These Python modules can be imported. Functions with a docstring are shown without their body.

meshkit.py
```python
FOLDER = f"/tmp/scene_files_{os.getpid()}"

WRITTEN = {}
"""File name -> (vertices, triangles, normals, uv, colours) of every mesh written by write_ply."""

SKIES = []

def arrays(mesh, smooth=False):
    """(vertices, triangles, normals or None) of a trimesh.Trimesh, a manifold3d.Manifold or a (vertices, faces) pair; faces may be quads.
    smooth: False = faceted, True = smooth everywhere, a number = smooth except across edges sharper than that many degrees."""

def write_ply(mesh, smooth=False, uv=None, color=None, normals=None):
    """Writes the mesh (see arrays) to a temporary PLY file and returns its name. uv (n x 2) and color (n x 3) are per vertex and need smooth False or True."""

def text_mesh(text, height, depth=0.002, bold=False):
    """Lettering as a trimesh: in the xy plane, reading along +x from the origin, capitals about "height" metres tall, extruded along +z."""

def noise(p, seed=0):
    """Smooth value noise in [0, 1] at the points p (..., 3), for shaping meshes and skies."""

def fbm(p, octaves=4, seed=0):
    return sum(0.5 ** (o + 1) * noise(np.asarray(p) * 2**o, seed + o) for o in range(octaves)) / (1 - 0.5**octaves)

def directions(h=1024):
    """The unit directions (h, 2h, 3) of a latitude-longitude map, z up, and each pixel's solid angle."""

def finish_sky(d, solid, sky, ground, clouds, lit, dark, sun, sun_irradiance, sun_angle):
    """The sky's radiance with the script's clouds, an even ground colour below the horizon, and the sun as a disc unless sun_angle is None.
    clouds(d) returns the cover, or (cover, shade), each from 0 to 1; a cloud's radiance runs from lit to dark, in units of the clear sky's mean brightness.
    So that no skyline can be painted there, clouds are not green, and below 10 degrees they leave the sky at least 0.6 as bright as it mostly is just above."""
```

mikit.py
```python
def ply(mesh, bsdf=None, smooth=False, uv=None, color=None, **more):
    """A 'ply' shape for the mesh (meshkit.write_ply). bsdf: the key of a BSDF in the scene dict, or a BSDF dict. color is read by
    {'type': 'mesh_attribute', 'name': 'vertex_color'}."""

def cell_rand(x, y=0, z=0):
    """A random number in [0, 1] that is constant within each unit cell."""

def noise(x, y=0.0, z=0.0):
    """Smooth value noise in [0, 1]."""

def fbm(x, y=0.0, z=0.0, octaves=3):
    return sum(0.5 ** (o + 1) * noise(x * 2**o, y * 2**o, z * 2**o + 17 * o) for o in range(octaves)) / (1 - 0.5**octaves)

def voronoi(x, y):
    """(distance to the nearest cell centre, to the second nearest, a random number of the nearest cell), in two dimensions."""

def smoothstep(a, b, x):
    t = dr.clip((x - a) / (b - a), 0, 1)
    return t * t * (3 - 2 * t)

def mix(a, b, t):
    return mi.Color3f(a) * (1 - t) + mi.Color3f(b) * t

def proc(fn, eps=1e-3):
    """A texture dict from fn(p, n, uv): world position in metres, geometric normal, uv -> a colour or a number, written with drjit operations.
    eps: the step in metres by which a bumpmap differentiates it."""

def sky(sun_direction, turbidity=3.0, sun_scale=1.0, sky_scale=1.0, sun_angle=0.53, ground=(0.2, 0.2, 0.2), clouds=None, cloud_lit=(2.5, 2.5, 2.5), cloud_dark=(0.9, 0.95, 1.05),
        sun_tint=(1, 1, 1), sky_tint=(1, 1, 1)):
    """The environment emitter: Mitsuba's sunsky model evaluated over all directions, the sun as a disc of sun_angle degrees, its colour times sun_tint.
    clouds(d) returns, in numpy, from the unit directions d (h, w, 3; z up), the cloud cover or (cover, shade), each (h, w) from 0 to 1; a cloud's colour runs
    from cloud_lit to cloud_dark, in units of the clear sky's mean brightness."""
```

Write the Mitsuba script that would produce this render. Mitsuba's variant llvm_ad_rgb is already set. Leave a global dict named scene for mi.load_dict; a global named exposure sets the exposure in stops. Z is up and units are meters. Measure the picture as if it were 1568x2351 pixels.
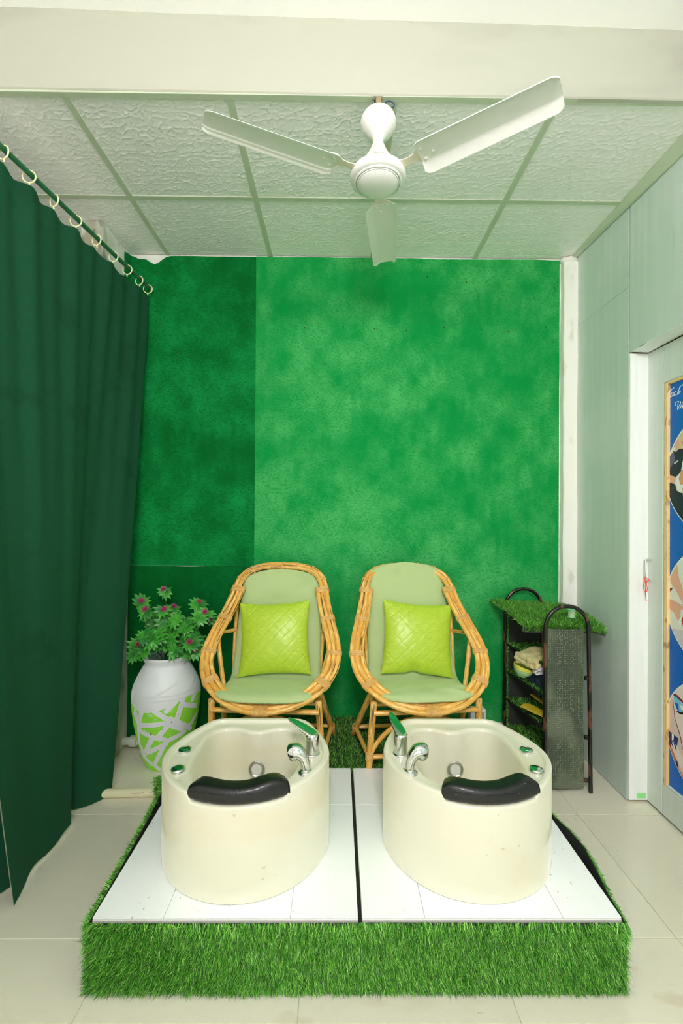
import math
import numpy as np, trimesh, mitsuba as mi, drjit as dr
import manifold3d as m3
from scipy.interpolate import CubicSpline
from scipy.spatial import cKDTree
from shapely.geometry import Polygon, LineString, Point
from shapely.ops import unary_union
import mikit, meshkit
from mikit import proc, noise, fbm, voronoi, cell_rand, smoothstep, mix

scene = {'type': 'scene'}
labels = {}
T = mi.ScalarTransform4f
rng = np.random.default_rng(7)

# ------------------------------------------------------------------ camera, lights, exposure
CAM_H, YAW, PITCH, ROLL = 1.36, 0.0086, 0.0043, 0.006
scene['camera'] = {'type': 'perspective', 'fov_axis': 'x', 'fov': 2 * math.degrees(math.atan(784 / 1045)), 'near_clip': 0.05, 'far_clip': 50,
                   'to_world': T().look_at(origin=[0, 0, CAM_H], target=[math.sin(YAW), math.cos(YAW), CAM_H + math.tan(PITCH)], up=[-ROLL, 0, 1])}
exposure = 0.12
ADDED_LAMP = (-0.30, -0.10, 1.95)         # mouth of an unseen lamp left of the camera, added to brighten the front ceiling
ADDED_LAMP_R, ADDED_LAMP_RADIANCE = 0.16, (22.5, 20.9, 21.9)
PANEL, PANEL_AIM = (0.05, -0.80, 2.55), (0.10, 2.2, 0.7)     # photographer's softbox above and behind the camera, aimed at the chairs
PANEL_S, PANEL_RADIANCE = 0.5, (64.0, 59.6, 62.4)
FILL_RADIANCE = (1.35, 1.28, 1.37)                           # unseen glowing window behind the camera, added as fill light

# ------------------------------------------------------------------ helpers
def lin(*rgb):
    c = np.asarray(rgb, float) / 255
    return [float(x) for x in np.where(c <= 0.04045, c / 12.92, ((c + 0.055) / 1.055) ** 2.4)]

def rgb(c):
    return {'type': 'rgb', 'value': [float(x) for x in c]}

def mat(name, color, rough=0.5, metal=0.0, spec=0.5, two=True, **kw):
    col = proc(color) if callable(color) else (color if isinstance(color, dict) else rgb(color))
    bump = kw.pop('bump', None)
    b = {'type': 'principled', 'base_color': col, 'roughness': rough, 'specular': spec, **kw}
    if metal: b['metallic'] = metal
    if bump:
        b = {'type': 'bumpmap', 'arbitrary': proc(bump[0], bump[2] if len(bump) > 2 else 1e-3), 'scale': bump[1], 'bsdf': b}
    if two: b = {'type': 'twosided', 'bsdf': b}
    scene[name] = b
    return name

def tag(key, label=None, cat=None, group=None, kind=None):
    d = labels.setdefault(key, {})
    for k, v in (('label', label), ('category', cat), ('group', group), ('kind', kind)):
        if v: d[k] = v
    return key

def numbered(key):
    if not any(k == key or k.startswith(key + '__') for k in scene): return key
    n = 1
    while any(k == f'{key}_{n:03d}' or k.startswith(f'{key}_{n:03d}__') for k in scene): n += 1
    return f'{key}_{n:03d}'

def add(key, mesh, m, smooth=False, **kw):
    key = numbered(key)
    scene[key] = mikit.ply(mesh, m, smooth, **kw)
    return key

def again(key, src, to_world=None, m=None):
    key = numbered(key)
    d = dict(src)
    if to_world is not None: d['to_world'] = to_world
    if m: d['bsdf'] = {'type': 'ref', 'id': m}
    scene[key] = d
    return key

cat_ = trimesh.util.concatenate

def cbox(x0, x1, y0, y1, z0, z1, b=0.003):
    b = min(b, (x1 - x0) * .45, (y1 - y0) * .45, (z1 - z0) * .45)
    pts = []
    for x, sx in ((x0, 1), (x1, -1)):
        for y, sy in ((y0, 1), (y1, -1)):
            for z, sz in ((z0, 1), (z1, -1)):
                pts += [(x, y + sy * b, z + sz * b), (x + sx * b, y, z + sz * b), (x + sx * b, y + sy * b, z)]
    return trimesh.convex.convex_hull(np.array(pts))

def loft(rings, cap0=True, cap1=True, closed=True):
    R, N = len(rings), len(rings[0])
    v = np.concatenate(rings)
    f = []
    M = N if closed else N - 1
    i = np.arange(M); j = (i + 1) % N
    for r in range(R - 1):
        a, b = r * N, (r + 1) * N
        f.append(np.stack([a + i, a + j, b + j], 1)); f.append(np.stack([a + i, b + j, b + i], 1))
    v = list(v)
    if cap0:
        v.append(np.mean(rings[0], 0)); c = len(v) - 1
        f.append(np.stack([np.full(M, c), j, i], 1))
    if cap1:
        v.append(np.mean(rings[-1], 0)); c = len(v) - 1; o = (R - 1) * N
        f.append(np.stack([np.full(M, c), o + i, o + j], 1))
    return trimesh.Trimesh(np.array(v), np.concatenate(f), process=False)

def frames(p, closed=False):
    p = np.asarray(p, float)
    t = (np.roll(p, -1, 0) - np.roll(p, 1, 0)) if closed else np.gradient(p, axis=0)
    t /= np.linalg.norm(t, axis=1, keepdims=True)
    u = np.zeros_like(p)
    a = np.array([0, 0, 1.]) if abs(t[0, 2]) < .9 else np.array([1., 0, 0])
    cur = np.cross(t[0], a); cur /= np.linalg.norm(cur)
    for k in range(len(p)):
        cur = cur - t[k] * (cur @ t[k]); cur /= np.linalg.norm(cur); u[k] = cur
    return t, u, np.cross(t, u)

def tube(p, r, n=8, closed=False):
    p = np.asarray(p, float)
    r = np.broadcast_to(r, len(p))
    t, u, w = frames(p, closed)
    a = np.arange(n) * 2 * math.pi / n
    rings = [p[k] + r[k] * (np.cos(a)[:, None] * u[k] + np.sin(a)[:, None] * w[k]) for k in range(len(p))]
    if closed:
        rings.append(rings[0]); return loft(rings, False, False)
    return loft(rings)

def rod(p, r, n=10):
    """A tube with uv: u round it, v metres along it. Returns mesh, uv."""
    p = np.asarray(p, float)
    r = np.broadcast_to(r, len(p))
    t, u, w = frames(p)
    L = np.concatenate([[0], np.cumsum(np.linalg.norm(np.diff(p, axis=0), axis=1))])
    a = np.arange(n + 1) * 2 * math.pi / n
    v = np.concatenate([p[k] + r[k] * (np.cos(a)[:, None] * u[k] + np.sin(a)[:, None] * w[k]) for k in range(len(p))])
    uv = np.concatenate([np.stack([np.arange(n + 1) / n, np.full(n + 1, L[k])], 1) for k in range(len(p))])
    f = []
    i = np.arange(n)
    for k in range(len(p) - 1):
        o = k * (n + 1); q = o + n + 1
        f += [np.stack([o + i, o + i + 1, q + i + 1], 1), np.stack([o + i, q + i + 1, q + i], 1)]
    for e, s in ((0, 1), (len(p) - 1, 0)):
        c = len(v); v = np.vstack([v, p[e]]); uv = np.vstack([uv, [0, L[e]]]); o = e * (n + 1)
        f.append(np.stack([np.full(n, c), o + i + s, o + i + (1 - s)], 1))
    return trimesh.Trimesh(v, np.concatenate(f), process=False), uv

def merge_uv(items):
    v, f, uv, o = [], [], [], 0
    for m, u in items:
        v.append(m.vertices); f.append(m.faces + o); uv.append(u); o += len(m.vertices)
    return trimesh.Trimesh(np.concatenate(v), np.concatenate(f), process=False), np.concatenate(uv)

def lathe(prof, n=48, at=(0, 0, 0)):
    a = np.arange(n) * 2 * math.pi / n
    rings = [np.stack([r * np.cos(a), r * np.sin(a), np.full(n, z)], 1) for r, z in prof]
    m = loft(rings, prof[0][0] > 1e-6, prof[-1][0] > 1e-6)
    m.apply_translation(at)
    return m

def spline(pts, n, closed=False):
    p = np.asarray(pts, float)
    if closed: p = np.vstack([p, p[:1]])
    d = np.concatenate([[0], np.cumsum(np.sqrt(np.linalg.norm(np.diff(p, axis=0), axis=1)))])
    s = CubicSpline(d, p, bc_type='periodic' if closed else 'not-a-knot' if len(p) > 3 else 'natural')
    return s(np.linspace(0, d[-1], n, endpoint=not closed))

def bez(pts, n=12):
    return spline(pts, n)

def rect_grid(nu, nv):
    i, j = np.meshgrid(np.arange(nu - 1), np.arange(nv - 1), indexing='ij')
    a = i * nv + j
    return np.concatenate([np.stack([a, a + nv, a + nv + 1], -1).reshape(-1, 3), np.stack([a, a + nv + 1, a + 1], -1).reshape(-1, 3)])

def slab_grid(P, back):
    """A sheet: front grid P (nu,nv,3) and the same grid moved by back, joined round the edges."""
    nu, nv = P.shape[:2]
    f = rect_grid(nu, nv)
    n = nu * nv
    v = np.concatenate([P.reshape(-1, 3), (P + back).reshape(-1, 3)])
    idx = np.arange(n).reshape(nu, nv)
    loop = np.concatenate([idx[:-1, 0], idx[-1, :-1], idx[:0:-1, -1], idx[0, :0:-1]])
    l2 = np.roll(loop, -1)
    side = np.concatenate([np.stack([loop, l2, l2 + n], 1), np.stack([loop, l2 + n, loop + n], 1)])
    return trimesh.Trimesh(v, np.concatenate([f, f[:, ::-1] + n, side[:, ::-1]]), process=False)

def blades(P, N, length, width, lean, down=0.0, cols=None, seed=1):
    """Artificial grass: one bent tapering blade per root. Returns mesh, vertex colours."""
    r = np.random.default_rng(seed)
    n = len(P)
    d = N + r.normal(0, lean, (n, 3)) + np.array([0, 0, -down])
    d /= np.linalg.norm(d, axis=1, keepdims=True)
    L = length * r.uniform(.65, 1.15, (n, 1))
    side = np.cross(d, r.normal(0, 1, (n, 3))); side /= np.linalg.norm(side, axis=1, keepdims=True)
    bend = r.normal(0, .35, (n, 3)) + np.array([0, 0, -down * .6])
    W = width * r.uniform(.7, 1.2, (n, 1)) / 2
    mid = P + d * L * .55
    tip = P + d * L + bend * L * .45
    v = np.stack([P - side * W, P + side * W, mid - side * W * .9, mid + side * W * .9, tip], 1).reshape(-1, 3)
    o = np.arange(n)[:, None] * 5
    f = np.concatenate([o + [0, 1, 3], o + [0, 3, 2], o + [2, 3, 4]])
    cols = np.array(cols)
    c = cols[r.integers(0, len(cols), n)] * r.uniform(.75, 1.25, (n, 1))
    return trimesh.Trimesh(v, f, process=False), np.repeat(np.clip(c, 0, 1), 5, 0)

def shift(key, loc, rz=0.0):
    return T().translate(list(loc)).rotate([0, 0, 1], rz)

# ------------------------------------------------------------------ materials
def wear(x, y, z, s): return fbm(x * s, y * s, z * s, 4)
def f_wall(p, n, uv):
    return mix(lin(226, 228, 218), lin(196, 198, 184), smoothstep(.5, .8, fbm(p.x * 3, p.y * 3, p.z * 3, 4)))
mat('m_plaster', f_wall, .7)
def f_beam(p, n, uv):
    return mix(lin(180, 181, 166), lin(172, 173, 158), smoothstep(.45, .7, fbm(p.x * 2.2, p.y * 2, p.z * 5, 4)))
mat('m_beam', f_beam, .55, bump=(lambda p, n, uv: fbm(p.x * 9, p.y * 9, p.z * 9, 3), .004, .004))
mat('m_ceil_white', lin(246, 246, 242), .6)
def f_dirty(p, n, uv):
    d = smoothstep(.48, .72, fbm(p.x * 7, p.y * 7, p.z * 4 + 3, 4))
    e = smoothstep(.56, .66, fbm(p.x * 30, p.y * 30, p.z * 16 + 9, 3)) * .7
    return mix(mix(lin(214, 218, 206), lin(160, 160, 138), d), lin(92, 84, 62), d * e)
mat('m_pillar', f_dirty, .7)
def f_col(p, n, uv):
    return mix(lin(238, 236, 230), lin(216, 214, 204), smoothstep(.6, .75, fbm(p.x * 14, p.y * 14, p.z * 5, 4)))
mat('m_column', f_col, .55, bump=(lambda p, n, uv: fbm(p.x * 25, p.y * 25, p.z * 12, 3), .003, .003))
def f_panel(p, n, uv):
    g = fbm(p.y * 42, p.x * 20, p.z * 1.5, 3)
    s = smoothstep(.45, .75, fbm(p.y * 3, 1.0, p.z * 2.2, 4))
    c = mix(lin(190, 206, 196), lin(200, 211, 205), s)
    return c * (0.93 + .14 * g)
mat('m_panel', f_panel, .5, bump=(lambda p, n, uv: fbm(p.y * 60, p.x * 20, p.z * 2, 2), .0012, .002))
def f_white_wood(p, n, uv):
    return mi.Color3f(lin(232, 236, 234)) * (0.93 + .1 * fbm(p.x * 60, p.y * 60, p.z * 3, 3))
mat('m_white_wood', f_white_wood, .45)
def f_door(p, n, uv):
    return mi.Color3f(lin(203, 213, 205)) * (0.92 + .13 * fbm(p.y * 55, p.x * 20, p.z * 2, 3))
mat('m_door', f_door, .45)
def f_pine(p, n, uv):
    k = smoothstep(.62, .72, fbm(p.y * 60, p.x * 60, p.z * 18, 3))
    return mix(lin(226, 196, 140), lin(160, 112, 60), k * .7) * (0.9 + .2 * fbm(p.y * 90, 0, p.z * 5, 2))
mat('m_pine', f_pine, .5)
mat('m_raw_wood', lin(164, 142, 108), .8)
mat('m_concrete', lin(168, 166, 158), .8)
def f_ctile(p, n, uv):
    return mix(lin(246, 243, 241), lin(240, 238, 236), fbm(p.x * 5, p.y * 5, 0, 3))
mat('m_ceil_tile', f_ctile, .45)
mat('m_grid', lin(188, 198, 174), .5)
def f_floor(p, n, uv):
    k = cell_rand(dr.floor((p.x + .1) / .6), dr.floor((p.y - 1.463) / .6), 3)
    d = smoothstep(.58, .75, fbm(p.x * 8, p.y * 22, 2, 4)) * smoothstep(.4, .7, fbm(p.x * 1.3, p.y * 1.3, 5, 2))
    sp = smoothstep(.93, .95, noise(p.x * 110, p.y * 110, 1)) * smoothstep(.55, .7, fbm(p.x * 3, p.y * 3, 11, 2))
    c = mi.Color3f(lin(222, 218, 199)) * (0.97 + .05 * k)
    return mix(mix(c, lin(196, 180, 148), d * .55), lin(110, 96, 72), sp * .6)
mat('m_floor', f_floor, .16, spec=.5)
def f_board(p, n, uv):
    sp = smoothstep(.945, .955, noise(p.x * 105 + 3, p.y * 105, 1)) * smoothstep(.5, .65, fbm(p.x * 4, p.y * 4, 2, 2))
    return mix(lin(238, 243, 244), lin(140, 136, 120), sp * .7)
mat('m_board', f_board, .22)
mat('m_board_edge', lin(208, 208, 200), .5)

def f_carpet(p, n, uv, base=None, hi=None, amt=1.0, ox=0.0):
    q = p.x + ox
    big = fbm(q * 2.1, 3.3, p.z * 2.3, 4)
    mid = fbm(q * 9, 1.0, p.z * 7, 4)
    fine = fbm(q * 130, 2.0, p.z * 130, 3)
    streak = fbm(q * 34, 4.0, p.z * 5, 3)
    w = smoothstep(.30, .72, big * .55 + mid * .3 + streak * .15)
    w = w * smoothstep(.12, .70, fine * .5 + mid * .5)
    spot = smoothstep(.70, .76, noise(q * 85, 6.0, p.z * 85)) * smoothstep(.5, .62, mid)
    c = mix(base, hi, w * amt)
    return mix(c * (0.93 + .14 * fine), mi.Color3f(base) * .8, spot * .35)
mat('m_carpet', lambda p, n, uv: f_carpet(p, n, uv, (.0030, .26, .050), (.070, .43, .125)), .95, spec=.08)
mat('m_carpet_dark', lambda p, n, uv: f_carpet(p, n, uv, (.0016, .115, .020), (.006, .24, .055), 1.0, 5.0), .95, spec=.08)
mat('m_carpet_shaded', lambda p, n, uv: f_carpet(p, n, uv, (.0014, .098, .016), (.004, .17, .035), .8, 9.0), .95, spec=.06)  # lower sheet: shade from curtain and chair is put into this darker green
def f_curtain(p, n, uv):
    st = smoothstep(.6, .74, fbm(p.y * 5, p.x * 5, p.z * 5, 4)) * .14
    return mi.Color3f(.010, .074, .035) * (0.88 + .2 * fbm(p.y * 200, p.x * 50, p.z * 160, 2)) * (1 - st)
mat('m_curtain', f_curtain, .9, spec=.15, sheen=.25)
mat('m_rod_green', lin(38, 96, 60), .3)
mat('m_ring', lin(232, 230, 180), .35)
mat('m_fan', lin(233, 234, 229), .22)
mat('m_fan_cream', lin(226, 218, 198), .35)
mat('m_rust', lin(150, 135, 100), .6)
mat('m_wire_blue', lin(18, 40, 105), .4)
mat('m_wire_dark', lin(30, 28, 24), .5)
mat('m_wire_tan', lin(170, 160, 110), .5)

def f_rattan(p, n, uv):
    s = fbm(uv.x * 7, uv.y * 9, p.x * 1.5 + 3, 3)
    node = dr.abs(uv.y * 3.1 - dr.floor(uv.y * 3.1) - .5)
    c = mix(lin(232, 184, 92), lin(212, 152, 62), s)
    c = mix(c, lin(238, 200, 120), smoothstep(.5, .75, fbm(uv.x * 11, uv.y * 30, 9, 3)))
    b = smoothstep(.565, .65, fbm(uv.x * 11, uv.y * 8, p.x * 1.5 + p.y, 4)) * smoothstep(.46, .6, fbm(uv.x * 2, uv.y * 3.1, 4 + p.z, 2))
    c = mix(c, lin(62, 44, 20), b * .85)
    return mix(c, lin(110, 72, 28), smoothstep(.008, .0, node) * .35)
mat('m_rattan', f_rattan, .3)
def f_wrap(p, n, uv):
    return mix(lin(230, 192, 118), lin(198, 146, 70), fbm(p.x * 90, p.y * 90, p.z * 90, 2))
mat('m_wrap', f_wrap, .4)
def f_cush(p, n, uv):
    st = smoothstep(.55, .75, fbm(p.x * 6, p.y * 6, p.z * 6, 4)) * .3
    weave = noise(p.x * 500, p.y * 300, p.z * 500)
    return mix(lin(176, 196, 138), lin(150, 174, 112), st) * (0.95 + .1 * weave)
mat('m_cushion', f_cush, .8, spec=.2, sheen=.3)
def f_pil(p, n, uv):
    return mix(lin(180, 208, 62), lin(164, 194, 46), fbm(p.x * 40, p.y * 40, p.z * 160, 3))
mat('m_pillow', f_pil, .36, spec=.5, sheen=.3)
def f_tub(p, n, uv):
    y = smoothstep(.5, .72, fbm(p.x * 5, p.y * 5, p.z * 7, 4))
    st = smoothstep(.90, .93, noise(p.x * 60, p.y * 60, p.z * 60)) * smoothstep(.55, .62, fbm(p.x * 4, p.y * 4, p.z * 4, 2))
    return mix(mix(lin(218, 216, 197), lin(216, 208, 180), y * .6), lin(170, 150, 110), st * .4)
mat('m_tub', f_tub, .16, spec=.5)
mat('m_chrome', lin(225, 226, 226), .07, metal=1.0)
mat('m_chrome_soft', lin(200, 200, 196), .3, metal=1.0)
mat('m_grey_plastic', lin(206, 206, 200), .4)
def f_leather(p, n, uv):
    sc = smoothstep(.88, .92, noise(p.x * 130, p.y * 240, p.z * 190)) * smoothstep(.5, .62, fbm(p.x * 9, p.y * 9, p.z * 9, 2))
    return mix(lin(22, 24, 24), lin(120, 116, 110), sc * .6)
mat('m_leather', f_leather, .3, bump=(lambda p, n, uv: fbm(p.x * 260, p.y * 260, p.z * 260, 2), .0006, .001))
mat('m_black_metal', lambda p, n, uv: mix(lin(16, 14, 14), lin(120, 76, 56), smoothstep(.56, .64, fbm(p.x * 40, p.y * 40, p.z * 9, 3)) * .55), .25, spec=.6)
mat('m_black_board', lin(24, 25, 26), .6)
def f_backing(p, n, uv):
    gx = dr.abs(p.x * 125 - dr.floor(p.x * 125) - .5); gz = dr.abs(p.z * 105 - dr.floor(p.z * 105) - .5)
    t = smoothstep(.22, .08, gx) * smoothstep(.30, .12, gz) * smoothstep(.25, .7, cell_rand(dr.floor(p.x * 125), dr.floor(p.z * 105), 2))
    b = smoothstep(.4, .7, fbm(p.x * 9, 1, p.z * 6, 3))
    return mix(mix(lin(66, 76, 62), lin(96, 104, 86), b), lin(150, 172, 130), t * .8)
mat('m_backing', f_backing, .8, bump=(lambda p, n, uv: smoothstep(.3, .1, dr.abs(p.z * 105 - dr.floor(p.z * 105) - .5)) , .0012, .001))
mat('m_backing_dark', lin(40, 46, 40), .85)
mat('m_blade', {'type': 'mesh_attribute', 'name': 'vertex_color'}, .42, spec=.4)
mat('m_print', {'type': 'mesh_attribute', 'name': 'vertex_color'}, .3)
GREENS = [lin(66, 140, 36), lin(90, 166, 50), lin(48, 114, 26), lin(122, 190, 72), lin(74, 150, 42), lin(36, 90, 20), lin(152, 208, 100)]
mat('m_pot_rim', lin(232, 236, 236), .6)
mat('m_leaf', lambda p, n, uv: mix(lin(34, 120, 38), lin(84, 178, 62), fbm(p.x * 30, p.y * 30, p.z * 30, 2)), .35)
mat('m_leaf_dark', lambda p, n, uv: mix(lin(28, 98, 36), lin(58, 144, 54), fbm(p.x * 30, p.y * 30, p.z * 30, 2)), .4)
mat('m_stem', lin(40, 78, 52), .5)
mat('m_petal', lin(188, 40, 110), .5)
mat('m_petal_light', lin(222, 96, 156), .5)
mat('m_calyx', lin(40, 120, 80), .5)
mat('m_bowl', lin(168, 214, 150), .12)
mat('m_bowl_band', lin(226, 222, 90), .15)
mat('m_towel', lambda p, n, uv: mix(lin(232, 220, 168), lin(206, 190, 134), fbm(p.x * 40, p.y * 40, p.z * 40, 3)), .9, spec=.1)
mat('m_cloth_white', lin(222, 222, 228), .9, spec=.1)
mat('m_cloth_navy', lin(22, 40, 62), .7)
mat('m_yellow', lambda p, n, uv: mix(lin(208, 184, 52), lin(178, 150, 40), fbm(p.x * 25, p.y * 25, p.z * 25, 2)), .6)
mat('m_spool', lin(190, 220, 170), .5)
mat('m_spool_cap', lin(70, 170, 130), .3)
mat('m_red', lin(240, 80, 56), .6)
mat('m_tape', lin(140, 220, 140), .5)
mat('m_pvc', lin(226, 222, 186), .35)
mat('m_pvc_dirty', f_dirty, .6)
mat('m_grey_bit', lin(150, 150, 140), .7)
mat('m_carton', lin(228, 230, 232), .6)
mat('m_ink', lin(30, 30, 32), .7)

# ------------------------------------------------------------------ the setting
D, ZC = 2.68, 2.875                      # back wall, false ceiling
def struct(key, mesh, m, smooth=False, label=None):
    key = add(key, mesh, m, smooth); tag(key, label, kind='structure'); return key

# floor: 60 cm tiles with open joints on a dark bed
struct('floor', cbox(-1.92, 1.72, -2.6, 2.75, -.05, -.0035, .001), 'm_grid', label='polished cream floor of large square tiles')
tile = mikit.ply(cbox(.0012, .5988, .0012, .5988, -.012, 0, .0012), 'm_floor')
for i in range(-3, 3):
    for j in range(-7, 3):
        again('floor__tile', tile, T().translate([-.1 + .6 * i, 1.463 + .6 * j, 0]))
struct('wall_back', cbox(-1.92, 1.6, D, D + .1, 0, 3.0), 'm_plaster', label='painted back wall behind the green carpet')
struct('baseboard_back', cbox(.84, 1.39, D - .012, D + .01, 0, .13), 'm_board', label='white tile skirting along the back wall')
struct('wall_left', cbox(-1.95, -1.85, -2.6, D + .05, 0, 3.2), 'm_plaster', label='side wall behind the dark green curtain')
struct('wall_front', cbox(-1.92, 1.72, -2.65, -2.55, 0, 3.2), 'm_plaster', label='wall behind the camera')
pil = cbox(-1.34, -1.225, 2.36, D + .02, 0, ZC, .008).subdivide_to_size(.06)
pil.vertices[:, 0] += .006 * (meshkit.fbm(pil.vertices * 9, 3) - .5) * (pil.vertices[:, 0] > -1.3)
struct('pillar', pil, 'm_pillar', 40, 'stained white plaster pillar in the back left corner')
c = cbox(1.312, 1.42, 2.632, D + .02, 0, 2.845, .006).subdivide_to_size(.05)
c.vertices[:, 0] += .008 * (meshkit.fbm(c.vertices * 6, 3) - .5)
struct('column', c, 'm_column', 40, 'narrow cream white plaster column in the back right corner')
lump = trimesh.creation.icosphere(3, 1.0); lump.vertices *= (.05, .03, .02); lump.vertices *= 1 + .5 * (meshkit.fbm(lump.vertices * 40, 3)[:, None] - .5)
lump.apply_translation((1.35, 2.655, 2.855))
add('column__plaster_lump', lump, 'm_column', True)

# right wall: painted boards on studs, a doorway in front of them
XW = 1.39
tag('wall_right', 'pale grey green wall of painted boards with open joints', kind='structure')
add('wall_right__stud_wall', cbox(XW + .02, 1.70, 2.17, D, 0, 2.9, .001), 'm_raw_wood')
add('wall_right__stud_wall', cbox(XW + .02, 1.70, 1.30, 2.17, 2.149, 2.9, .001), 'm_raw_wood')
def board(y0, y1, z0, z1, seed):
    ny, nz = 16, 30
    y, z = np.meshgrid(np.linspace(y0, y1, ny), np.linspace(z0, z1, nz), indexing='ij')
    P = np.stack([np.full_like(y, XW), y, z], -1)
    P[..., 0] += .007 * (meshkit.fbm(P * 2.2 + seed, 3, seed) - .5)
    return slab_grid(P[:, ::-1], np.array([.018, 0, 0]))
add('wall_right__panel', board(2.168, 2.66, .004, 2.4575, 1), 'm_panel', 40)
add('wall_right__panel', board(2.168, 2.66, 2.4595, 2.874, 2), 'm_panel', 40)
add('wall_right__panel', board(1.32, 2.159, 2.142, 2.874, 3), 'm_panel', 40)
add('wall_right__panel', cbox(XW, XW + .3, -2.6, 1.30, 0, 3.2), 'm_panel')
gapz = add('wall_right__wood_chip', cbox(XW - .001, XW + .01, 2.163, 2.168, 2.475, 2.50, .001), 'm_pine')
tr = cbox(XW - .001, 1.478, 2.150, 2.168, .012, 2.132, .002)
struct('trim_1', tr, 'm_white_wood', label='white painted jamb board of the doorway')
y = np.linspace(1.30, 2.152, 20); w = np.linspace(0, 1, 5)
yy, ww = np.meshgrid(y, w, indexing='ij')
P = np.stack([XW + .001 + ww * .09, yy, 2.1405 - .006 * (1 + np.sin((yy - 1.3) * 7)) * ww - .010 * np.exp(-((yy - 2.07) / .035) ** 2) * (1 - ww)], -1)
struct('trim_2', slab_grid(P, np.array([0, 0, .006])), 'm_white_wood', 40, 'warped white strip under the top of the doorway')
struct('trim_3', cbox(XW - .001, 1.478, 1.30, 1.318, .012, 2.132, .002), 'm_white_wood', label='near jamb board of the doorway')
# batten between the boards and the false ceiling, taller towards the front
v = np.array([[XW - .004, 2.66, 2.866], [XW - .004, 1.66, 2.81], [XW - .004, 2.66, ZC], [XW - .004, 1.66, ZC], [XW - .03, 2.66, 2.872], [XW - .03, 1.66, 2.868], [XW - .03, 2.66, ZC], [XW - .03, 1.66, ZC]])
struct('trim_4', trimesh.convex.convex_hull(v), 'm_grid', label='pale green batten where the false ceiling meets the boards')

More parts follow.
